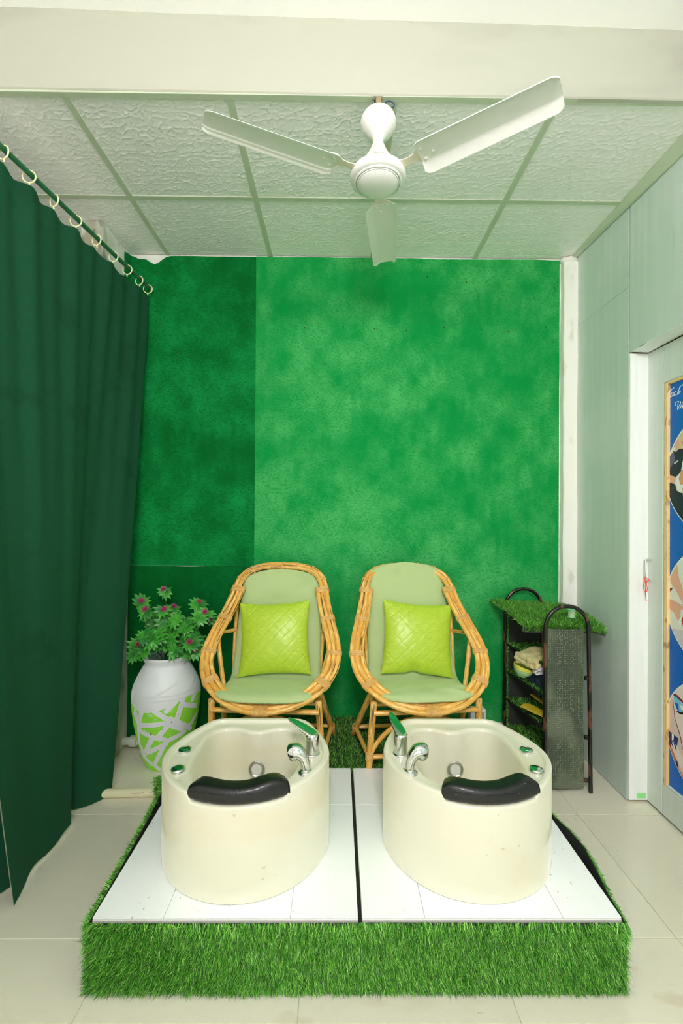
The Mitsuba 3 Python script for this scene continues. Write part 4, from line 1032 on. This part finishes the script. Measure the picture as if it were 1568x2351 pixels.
# ------------------------------------------------------------------ shelf rack wrapped in grass
t = tag('shelf_rack', 'narrow black metal shelf rack clad in artificial grass by the right wall', 'shelf rack')
def uframe(xa, xb, y, top, tilt=0.0):
    rr = (xb - xa) / 2; zc = top - rr; cx = (xa + xb) / 2
    a = np.linspace(math.pi, 0, 22)
    pts = [(xa, y, .001), (xa, y, zc * .5)] + [(cx + rr * math.cos(q), y, zc + rr * math.sin(q)) for q in a] + [(xb + tilt * .5, y, zc * .5), (xb + tilt, y, .001)]
    return tube(np.array(pts), .0095, 14)
add(t + '__frame', uframe(1.024, 1.236, 2.228, .914, .014), 'm_black_metal', 50)
add(t + '__frame', uframe(.968, 1.180, 2.615, .935), 'm_black_metal', 50)
SHZ = (.155, .312, .468, .625)
rg = np.random.default_rng(21)
for i, z in enumerate(SHZ):
    v = np.array([(1.030, 2.240, z), (1.206, 2.240, z), (1.150, 2.605, z), (.974, 2.605, z)])
    m = trimesh.convex.convex_hull(np.vstack([v, v - [0, 0, .012]]))
    k = add(t + '__shelf', m, 'm_black_board')
    n = 2600
    u, w = rg.uniform(0, 1, n), rg.uniform(0, 1, n)
    q = v[0] * ((1 - u) * (1 - w))[:, None] + v[1] * (u * (1 - w))[:, None] + v[2] * (u * w)[:, None] + v[3] * ((1 - u) * w)[:, None]
    m, col = blades(q, np.tile([-.25, -.1, 1.], (n, 1)), .016, .0020, .5, 0, GREENS, 30 + i)
    tag(add(k + '__grass', m, 'm_blade', False, color=col), 'short dark grass lining', kind='stuff')
def panel(xa, xb, y, z0, z1, seed):
    xs, zs = np.linspace(xa, xb, 14), np.linspace(z0, z1, 40)
    X_, Z_ = np.meshgrid(xs, zs, indexing='ij')
    P = np.stack([X_ + .006 * np.sin(Z_ * 7 + seed) * (X_ - xa) / (xb - xa), y - .008 * np.sin((X_ - xa) / (xb - xa) * 3) + .010 * (meshkit.fbm(np.stack([X_ * 3, Z_ * 3, X_ * 0 + seed], -1), 3) - .5), Z_], -1)
    return slab_grid(P, np.array([0, .003, 0]))
k = add(t + '__grass_side', panel(1.036, 1.214, 2.234, .020, .80, 1.0), 'm_backing', 50); tagp(k, 'grey woven back of a hanging grass strip')
def edge_blades(x, y, z0, z1, n, d, sd, L=.014):
    q = np.stack([np.full(n, x), np.full(n, y), rg.uniform(z0, z1, n)], 1)
    return blades(q, np.tile(d, (n, 1)), L, .0018, .35, .2, GREENS, sd)
parts = [edge_blades(1.036, 2.238, .03, .79, 1500, (-.55, .8, 0.), 41), edge_blades(1.215, 2.238, .03, .79, 900, (.35, 1., 0.), 42, .010)]
tag(add(k + '__blades', cat_([a for a, _ in parts]), 'm_blade', False, color=np.concatenate([b for _, b in parts])), kind='stuff')
k = add(t + '__grass_side', panel(.986, 1.165, 2.606, .020, .80, 2.0), 'm_backing_dark', 50); tagp(k, 'dark hanging grass strip at the far end')
m, col = edge_blades(.984, 2.606, .03, .79, 1600, (-.7, -.4, 0.), 43)
tag(add(k + '__blades', m, 'm_blade', False, color=col), kind='stuff')
for z in (.05, .26, .55): add(t + '__clip', cbox(1.218, 1.236, 2.222, 2.238, z, z + .02, .003), 'm_black_metal')

t = tag('grass_top', 'square of artificial grass draped on top of the shelf rack', 'artificial grass')
nu, nv = 24, 24
U, V = np.meshgrid(np.linspace(0, 1, nu), np.linspace(0, 1, nv), indexing='ij')
c00, c10, c11, c01 = (np.array(q) for q in ((.930, 2.256, .792), (1.335, 2.254, .790), (1.345, 2.600, .824), (.895, 2.640, .846)))
def top_pt(U, V):
    P = c00 * ((1 - U) * (1 - V))[..., None] + c10 * (U * (1 - V))[..., None] + c11 * (U * V)[..., None] + c01 * ((1 - U) * V)[..., None]
    P[..., 2] += .012 * np.sin(np.pi * np.clip(V, 0, 1)) - .016 * np.clip((U - .82) / .18, 0, 1) ** 2 - .022 * np.clip(1 - V / .07, 0, 1) ** 2 + .010
    return P
P = top_pt(U, V)
add(t + '__backing', slab_grid(P[:, ::-1], np.array([0, 0, -.004])), 'm_backing_dark', 50)
n = 30000
u, w = rg.uniform(0, 1, n), rg.uniform(0, 1, n)
nrm_ = np.tile([0, -.1, 1.], (n, 1)); nrm_[:, 1] -= 1.6 * np.clip(1 - w / .07, 0, 1); nrm_[:, 0] += 1.1 * np.clip((u - .96) / .04, 0, 1) - 1.1 * np.clip(1 - u / .04, 0, 1)
q = top_pt(u, w)
keep = ~(((np.abs(q[:, 0] - 1.024) < .014) | (np.abs(q[:, 0] - 1.237) < .014)) & (np.abs(q[:, 1] - 2.228) < .014))
m, col = blades(q[keep], nrm_[keep], .026, .0021, .45, .05, GREENS, 51)
tag(add(t + '__blades', m, 'm_blade', False, color=col), kind='stuff')
t = tag('thread_spool', 'small pale green thread spool on the grass on top of the rack', 'spool')
sp = (1.205, 2.33, .834)
add(t + '__thread', lathe([(0, .004), (.0165, .004), (.0175, .02), (.0165, .038), (0, .038)], 28, sp), 'm_spool', 40)
for z in (0, .038): add(t + '__flange', lathe([(0, z), (.021, z), (.0215, z + .002), (.021, z + .004), (.006, z + .004), (.006, z + .003), (0, z + .003)], 28, sp), 'm_spool_cap', 30)

# things on the rack
t = tag('bowl', 'pale green bowl with a yellow rim tipped against the towels on the rack', 'bowl')
Mb = T().translate([.988, 2.43, .500]).rotate([0, 1, 0], 14.0).rotate([1, 0, 0], 6.0)
bp = [(0, 0), (.024, .0), (.026, .004), (.040, .016), (.050, .034), (.0535, .046)]
add(t + '__body', lathe(spline([(a, b, 0) for a, b in bp[1:]], 16)[:, :2].tolist() + [(.051, .046), (.046, .032), (.034, .014), (.0, .006)], 48), 'm_bowl', 40, to_world=Mb)
add(t + '__rim_band', lathe([(.0512, .038), (.0538, .046), (.0552, .058), (.0545, .0605), (.0525, .059), (.0515, .046), (.0505, .040)], 48), 'm_bowl_band', 40, to_world=Mb)
def cloth(w, d, h, seed, n=40, layers=3):
    ms = []
    for l in range(layers):
        U, V = np.meshgrid(np.linspace(-1, 1, n), np.linspace(-1, 1, n), indexing='ij')
        q = meshkit.fbm(np.stack([U * 2.2 + seed, V * 2.2, np.full_like(U, l * 3.1)], -1), 4)
        q2 = meshkit.fbm(np.stack([U * 2.2, V * 2.2 + seed, np.full_like(U, l * 5.1 + 9)], -1), 4)
        z = h * (l + .9) / layers + .6 * h * (q - .5) - h * .9 / layers * (np.abs(U) ** 5)
        ms.append(slab_grid(np.stack([U * w * (.9 + .3 * (q2 - .3)), V * d * (.9 + .3 * (q - .3)), np.maximum(z, .002 * (l + 1))], -1), np.array([0, 0, -h / layers * .75])))
    return cat_(ms)
k = add('towel', cloth(.078, .085, .046, 1.0), 'm_towel', 50, to_world=T().translate([1.055, 2.385, .598]).rotate([0, 1, 0], -12.0).rotate([0, 0, 1], 15.0)); tag(k, 'crumpled cream towel lying over the white cloth on the rack', 'towel')
k = add('white_cloth', cloth(.055, .07, .040, 4.0), 'm_cloth_white', 50, to_world=T().translate([1.075, 2.365, .553]).rotate([0, 0, 1], -10.0)); tag(k, 'crumpled white cloth under the cream towel on the rack', 'cloth')
k = add('navy_cloth', cloth(.05, .07, .066, 7.0), 'm_cloth_navy', 50, to_world=T().translate([1.085, 2.36, .484]).rotate([0, 0, 1], 8.0)); tag(k, 'dark navy folded cloth at the bottom of the towel heap', 'cloth')
def pouch(w, d, h, seed, open_=.02):
    U, V = np.meshgrid(np.linspace(-1, 1, 24), np.linspace(-1, 1, 24), indexing='ij')
    q = meshkit.fbm(np.stack([U * 1.8 + seed, V * 1.8, U * 0], -1), 3)
    a = slab_grid(np.stack([U * w, V * d, h * (1 - U ** 2) + .3 * h * (q - .5) + open_ * (V < -.5) * (-V - .5)], -1), np.array([0, 0, -.003]))
    b = slab_grid(np.stack([U * w, V * d, -.2 * h * (1 - U ** 2) + .3 * h * (q - .5)], -1), np.array([0, 0, -.003]))
    return cat_([a, b])
k = add('yellow_pouch', pouch(.045, .075, .02, 1.0), 'm_yellow', 50, to_world=T().translate([1.040, 2.345, .344]).rotate([0, 0, 1], 28.0).rotate([0, 1, 0], 12.0)); tag(k, 'open mustard yellow pouch on the lower shelf of the rack', 'pouch')
k = add('yellow_pouch', pouch(.04, .07, .012, 3.0, .0), 'm_yellow', 50, to_world=T().translate([1.085, 2.38, .375]).rotate([0, 0, 1], 12.0).rotate([0, 1, 0], 38.0)); tag(k, 'flat mustard yellow pouch leaning on the open one', 'pouch')

# ------------------------------------------------------------------ small things
t = tag('white_carton', 'white printed carton behind the leg of the right chair', 'carton')
add(t + '__box', cbox(.752, .838, 2.55, 2.60, .186, .268, .002), 'm_carton')
br = cat_([cbox(.818, .830, 2.5485, 2.5502, .197 + i * .0042, .197 + i * .0042 + (.0012 if i % 3 else .0024), .0002) for i in range(14)])
tagp(add(t + '__barcode', br, 'm_ink'), 'printed barcode')
k = add('water_pipe', tube([(-1.28, 2.180, .020), (-1.0, 2.192, .020), (-.70, 2.205, .020)], .0195, 20), 'm_pvc', 50); tag(k, 'cream plastic water pipe lying on the floor between curtain and platform', 'pipe')
pr = cat_([cbox(-.975 + i * .0085, -.975 + i * .0085 + .006, 2.1720 + i * .0003, 2.1735 + i * .0003, .0285 + .0015 * math.sin(i * 2.1), .0300 + .0015 * math.sin(i * 2.1), .0002) for i in range(8)])
tagp(add(k + '__print', pr, 'm_ink'), 'small dark print')
k = add('drain_pipe', cat_([tube([(-1.23, 2.635, .045), (-1.10, 2.64, .045), (-.9, 2.645, .045)], .022, 16), lathe([(.026, -.02), (.031, -.018), (.031, .02), (.026, .022)], 20, (0, 0, 0)).apply_transform(trimesh.transformations.concatenate_matrices(trimesh.transformations.translation_matrix((-1.165, 2.637, .045)), trimesh.transformations.rotation_matrix(math.pi / 2, (0, 1, 0))))]), 'm_pvc_dirty', 50)
tag(k, 'dirty old pipe along the foot of the back wall behind the vase', 'pipe')
st = []
hx, hy, hz = XD - .028, 2.126, 1.058
lp = [spline([(hx, hy, hz), (hx - .006, hy - .012, hz + .012), (hx - .002, hy - .026, hz + .006), (hx - .008, hy - .016, hz - .008), (hx + .004, hy - .004, hz - .01), (hx - .006, hy + .004, hz + .006), (hx, hy, hz)], 40),
      spline([(hx, hy, hz), (hx - .004, hy + .006, hz - .03), (hx - .002, hy + .000, hz - .055), (hx - .004, hy - .016, hz - .05), (hx - .004, hy - .018, hz - .03), (hx - .002, hy - .006, hz - .008)], 30),
      spline([(hx, hy, hz - .005), (hx - .003, hy - .006, hz - .04), (hx - .002, hy - .004, hz - .07), (hx - .001, hy - .010, hz - .095)], 20)]
k = add('red_string', cat_([tube(p, .0017, 6) for p in lp]), 'm_red', 50); tag(k, 'red string tied to the chrome door handle', 'string')
k = add('green_tape', cbox(1.425, 1.468, 2.1486, 2.1502, .022, .046, .0004), 'm_tape'); tag(k, 'small piece of green tape at the foot of the white door jamb', 'tape')

# printed matter of the poster: outlines in metres on its sheet
TEXT= [[[[0.071,1.898],[0.073,1.899],[0.072,1.897],[0.074,1.892],[0.075,1.891],[0.084,1.896],[0.084,1.896],[0.084,1.897],[0.083,1.898],[0.082,1.897],[0.076,1.894],[0.075,1.897],[0.077,1.899],[0.083,1.898],[0.084,1.899],[0.087,1.903],[0.087,1.905],[0.079,1.906],[0.073,1.903],[0.078,1.912],[0.088,1.925],[0.088,1.926],[0.087,1.927],[0.086,1.927],[0.081,1.925],[0.075,1.914],[0.063,1.893],[0.063,1.892],[0.064,1.892],[0.065,1.891],[0.067,1.892]],[[[0.077,1.901],[0.081,1.904],[0.084,1.903],[0.082,1.901]]]],[[[0.016,1.904],[0.017,1.894],[0.018,1.893],[0.02,1.892],[0.027,1.893],[0.028,1.892],[0.029,1.892],[0.035,1.892],[0.037,1.894],[0.043,1.891],[0.048,1.894],[0.05,1.892],[0.052,1.892],[0.061,1.894],[0.062,1.894],[0.062,1.895],[0.061,1.896],[0.06,1.896],[0.051,1.894],[0.05,1.896],[0.05,1.897],[0.049,1.898],[0.05,1.903],[0.056,1.908],[0.06,1.905],[0.062,1.905],[0.063,1.905],[0.063,1.906],[0.062,1.907],[0.055,1.911],[0.047,1.905],[0.045,1.896],[0.042,1.894],[0.04,1.895],[0.046,1.908],[0.046,1.909],[0.045,1.91],[0.035,1.911],[0.034,1.911],[0.027,1.903],[0.027,1.896],[0.025,1.896],[0.021,1.896],[0.02,1.902],[0.025,1.914],[0.034,1.923],[0.048,1.927],[0.048,1.928],[0.048,1.929],[0.047,1.93],[0.045,1.93],[0.03,1.926],[0.021,1.916]],[[[0.03,1.901],[0.037,1.909],[0.042,1.908],[0.04,1.904],[0.033,1.895],[0.03,1.895]]]],[[[0.009,1.901],[0.01,1.902],[0.011,1.901],[0.013,1.901],[0.013,1.902],[0.013,1.909],[0.021,1.926],[0.021,1.927],[0.02,1.927],[0.018,1.928],[0.018,1.927],[0.01,1.914],[0.01,1.91],[0.007,1.903],[0.007,1.902],[0.008,1.901]],[]],[[[0.081,1.825],[0.082,1.824],[0.083,1.824],[0.083,1.825],[0.091,1.835],[0.098,1.85],[0.106,1.858],[0.114,1.86],[0.119,1.86],[0.12,1.861],[0.12,1.861],[0.119,1.862],[0.112,1.862],[0.104,1.859],[0.096,1.851],[0.088,1.837],[0.084,1.831],[0.086,1.846],[0.089,1.857],[0.089,1.858],[0.088,1.859],[0.087,1.859],[0.086,1.858],[0.078,1.843],[0.071,1.833],[0.072,1.852],[0.078,1.86],[0.077,1.861],[0.076,1.862],[0.063,1.864],[0.054,1.86],[0.053,1.859],[0.053,1.851],[0.054,1.85],[0.058,1.846],[0.059,1.845],[0.061,1.845],[0.061,1.846],[0.061,1.847],[0.056,1.851],[0.056,1.858],[0.063,1.861],[0.074,1.86],[0.069,1.853],[0.066,1.826],[0.068,1.825],[0.07,1.825],[0.082,1.844],[0.08,1.826]],[]],[[[0.102,1.933],[0.096,1.928],[0.096,1.927],[0.1,1.919],[0.101,1.918],[0.106,1.916],[0.107,1.916],[0.114,1.92],[0.118,1.922],[0.118,1.923],[0.116,1.924],[0.112,1.922],[0.105,1.918],[0.102,1.919],[0.099,1.927],[0.104,1.931],[0.119,1.93],[0.12,1.931],[0.118,1.932]],[]],[[[0.1,1.886],[0.104,1.875],[0.105,1.874],[0.113,1.87],[0.118,1.868],[0.12,1.868],[0.12,1.868],[0.12,1.869],[0.119,1.87],[0.113,1.872],[0.107,1.876],[0.103,1.884],[0.106,1.892],[0.113,1.893],[0.119,1.892],[0.12,1.893],[0.12,1.894],[0.119,1.894],[0.118,1.895],[0.113,1.896],[0.104,1.895],[0.103,1.894]],[]],[[[0.106,1.842],[0.107,1.841],[0.108,1.842],[0.106,1.847],[0.111,1.853],[0.119,1.855],[0.12,1.856],[0.119,1.856],[0.109,1.855],[0.104,1.848]],[]],[[[0.108,1.825],[0.115,1.825],[0.116,1.825],[0.116,1.826],[0.116,1.827],[0.114,1.827],[0.109,1.827],[0.109,1.828],[0.116,1.84],[0.116,1.841],[0.115,1.842],[0.114,1.842],[0.114,1.842],[0.111,1.838],[0.111,1.84],[0.109,1.84],[0.108,1.839],[0.102,1.831],[0.097,1.828],[0.097,1.828],[0.103,1.839],[0.103,1.84],[0.102,1.841],[0.1,1.841],[0.099,1.841],[0.093,1.828],[0.096,1.825],[0.097,1.825],[0.098,1.825],[0.105,1.828],[0.108,1.833],[0.106,1.829],[0.106,1.826],[0.107,1.825]],[]]]
OV0= [["cream",[[0.009,1.786],[0.146,1.758],[0.148,1.288],[0.011,1.283]]],["pink",[[0.067,1.717],[0.088,1.738],[0.103,1.727],[0.112,1.652],[0.082,1.649],[0.067,1.672]]],["blond",[[0.082,1.731],[0.1,1.734],[0.106,1.706],[0.097,1.647],[0.085,1.649]]],["skin",[[0.042,1.676],[0.054,1.701],[0.07,1.717],[0.079,1.697],[0.082,1.658],[0.061,1.643],[0.054,1.66],[0.043,1.671]]],["magenta",[[0.097,1.685],[0.112,1.665],[0.109,1.648],[0.103,1.653]]],["navy",[[0.01,1.615],[0.048,1.649],[0.061,1.641],[0.079,1.654],[0.114,1.649],[0.146,1.638],[0.147,1.594],[0.1,1.6],[0.094,1.555],[0.061,1.531],[0.015,1.546]]],["slate",[[0.015,1.619],[0.048,1.645],[0.055,1.605],[0.023,1.567],[0.015,1.563]]],["cream",[[0.05,1.595],[0.073,1.604],[0.075,1.599],[0.051,1.588]]],["skin",[[0.015,1.546],[0.061,1.531],[0.058,1.5],[0.017,1.518]]],["navy",[[0.015,1.514],[0.058,1.499],[0.067,1.471],[0.083,1.462],[0.147,1.45],[0.148,1.288],[0.016,1.283]]],["white",[[0.1,1.593],[0.147,1.605],[0.147,1.45],[0.095,1.459],[0.071,1.471],[0.058,1.499],[0.061,1.526],[0.091,1.553]]],["tan",[[0.094,1.56],[0.147,1.555],[0.147,1.5],[0.089,1.495],[0.078,1.523]]],["blond",[[0.098,1.479],[0.147,1.507],[0.147,1.432],[0.104,1.445]]],["maroon",[[0.104,1.34],[0.147,1.365],[0.148,1.288],[0.098,1.327]]]]
OV1= [["cream",[[0.012,1.216],[0.148,1.226],[0.15,0.737],[0.014,0.692]]],["skin",[[0.019,1.098],[0.041,1.135],[0.069,1.149],[0.078,1.097],[0.116,1.015],[0.149,0.997],[0.102,0.982],[0.06,1.037],[0.038,1.054]]],["maroon",[[0.025,1.034],[0.046,1.045],[0.029,1.018]]],["skin",[[0.021,0.989],[0.048,0.987],[0.085,0.978],[0.116,0.965],[0.149,0.954],[0.091,0.955],[0.088,0.923],[0.077,0.902],[0.051,0.933],[0.021,0.947]]],["maroon",[[0.1,0.978],[0.149,1.008],[0.149,0.954],[0.116,0.965]]],["red",[[0.095,0.907],[0.1,0.923],[0.149,0.943],[0.149,0.889],[0.106,0.884]]],["white",[[0.079,0.903],[0.088,0.923],[0.094,0.911],[0.092,0.886],[0.083,0.886]]],["lilac",[[0.013,0.857],[0.149,0.876],[0.15,0.737],[0.014,0.692]]]]
OV2= [["rose",[[0.018,0.626],[0.162,0.678],[0.163,0.189],[0.02,0.1]]],["skinlight",[[0.043,0.591],[0.162,0.678],[0.163,0.189],[0.117,0.312],[0.088,0.411],[0.059,0.475],[0.048,0.549]]],["brown",[[0.047,0.576],[0.065,0.58],[0.118,0.563],[0.162,0.554],[0.162,0.544],[0.118,0.553],[0.062,0.566],[0.047,0.568]]],["sky",[[0.05,0.567],[0.065,0.568],[0.118,0.546],[0.162,0.54],[0.162,0.53],[0.118,0.516],[0.082,0.509],[0.068,0.528],[0.055,0.539]]],["blue",[[0.055,0.539],[0.078,0.542],[0.082,0.512],[0.094,0.508],[0.118,0.518],[0.082,0.505],[0.068,0.518]]],["white",[[0.091,0.545],[0.118,0.542],[0.118,0.53],[0.094,0.524]]],["black",[[0.065,0.507],[0.088,0.51],[0.118,0.523],[0.162,0.537],[0.162,0.53],[0.118,0.512],[0.094,0.503],[0.072,0.503]]],["brown",[[0.043,0.591],[0.048,0.549],[0.059,0.475],[0.092,0.411],[0.117,0.326],[0.088,0.409],[0.056,0.474],[0.046,0.548]]],["navyblue",[[0.024,0.399],[0.08,0.393],[0.072,0.358],[0.024,0.345]]],["white",[[0.041,0.396],[0.054,0.395],[0.051,0.369],[0.041,0.366]]],["brown",[[0.024,0.345],[0.039,0.348],[0.036,0.329],[0.024,0.328]]],["orange",[[0.024,0.326],[0.046,0.33],[0.086,0.261],[0.121,0.243],[0.121,0.212],[0.024,0.308]]],["black",[[0.063,0.297],[0.076,0.29],[0.081,0.259],[0.071,0.268]]],["skinlight",[[0.036,0.342],[0.053,0.367],[0.085,0.348],[0.12,0.314],[0.163,0.282],[0.163,0.236],[0.118,0.255],[0.069,0.3]]],["navyblue",[[0.04,0.351],[0.049,0.365],[0.062,0.362],[0.072,0.343],[0.066,0.336],[0.048,0.338]]],["white",[[0.043,0.359],[0.051,0.363],[0.066,0.336],[0.059,0.329]]]]
# ------------------------------------------------------------------ poster
PXP = XD + .0135
t = tag('poster', 'blue beauty parlour poster with oval photographs set in the door', 'poster')
add(t + '__sheet', cbox(PXP, PXP + .0035, 1.462, 2.04, .152, 1.958, .0005), 'm_print', color=None) if False else None
PCOL = dict(blue=lin(8, 98, 190), cream=lin(226, 226, 214), pink=lin(232, 196, 196), blond=lin(214, 190, 140), skin=lin(224, 172, 146), magenta=lin(196, 60, 140), navy=lin(34, 38, 54), slate=lin(86, 92, 122), white=lin(238, 238, 234),
            tan=lin(212, 156, 112), maroon=lin(110, 34, 40), red=lin(190, 50, 36), lilac=lin(206, 202, 208), rose=lin(222, 198, 192), skinlight=lin(236, 218, 212), brown=lin(120, 50, 40), sky=lin(120, 190, 228), navyblue=lin(30, 44, 110), black=lin(26, 24, 30), orange=lin(206, 128, 90))
PCOL['blue2'] = PCOL['blue']
def flat(poly, layer, col, parent, name='print'):
    """A printed patch: polygon in (distance along the door from y=2.05 towards the camera, height)."""
    ms = []
    for g in getattr(poly, 'geoms', [poly]):
        if g.is_empty or g.geom_type != 'Polygon' or g.area < 1e-6: continue
        m = trimesh.creation.extrude_polygon(g, .00012, engine='earcut')
        v = m.vertices
        ms.append(trimesh.Trimesh(np.stack([PXP - layer * .00015 - v[:, 2], 2.05 - v[:, 0], v[:, 1]], 1), m.faces[:, ::-1], process=False))
    return [(m, np.tile(PCOL[col], (len(m.vertices), 1))) for m in ms]
def print_part(key, items):
    m = cat_([a for a, _ in items]); add(key, m, 'm_print', False, color=np.concatenate([b for _, b in items]))
sheet = cbox(PXP, PXP + .0035, 1.462, 2.04, .152, 1.958, .0005)
print_part(t + '__sheet', [(sheet, np.tile(PCOL['blue'], (len(sheet.vertices), 1)))])
def ellipse(zc, A=.30, B=.268, off=.300):
    a = np.linspace(0, 2 * math.pi, 96, endpoint=False)
    return Polygon(np.stack([off + A * np.cos(a), zc + B * np.sin(a)], 1)).intersection(Polygon([(.014, 0), (.585, 0), (.585, 2), (.014, 2)]))
for zc, ov in ((1.537, OV0), (.985, OV1), (.435, OV2)):
    e = ellipse(zc)
    inner = e.buffer(-.006)
    inner = inner.union(inner.buffer(.006).intersection(Polygon([(0, 0), (.03, 0), (.03, 2), (0, 2)])).intersection(ellipse(zc, .294, .262)))
    it = flat(e, 1, 'white', t)
    for i, (c, p) in enumerate(ov):
        it += flat(Polygon(p).buffer(0).intersection(inner), 2 + i, c, t)
    print_part(t + '__photograph', it)
tx = []
for ext, holes in TEXT:
    tx += flat(Polygon(ext, holes).buffer(0), 1, 'white', t)
print_part(t + '__lettering', tx)
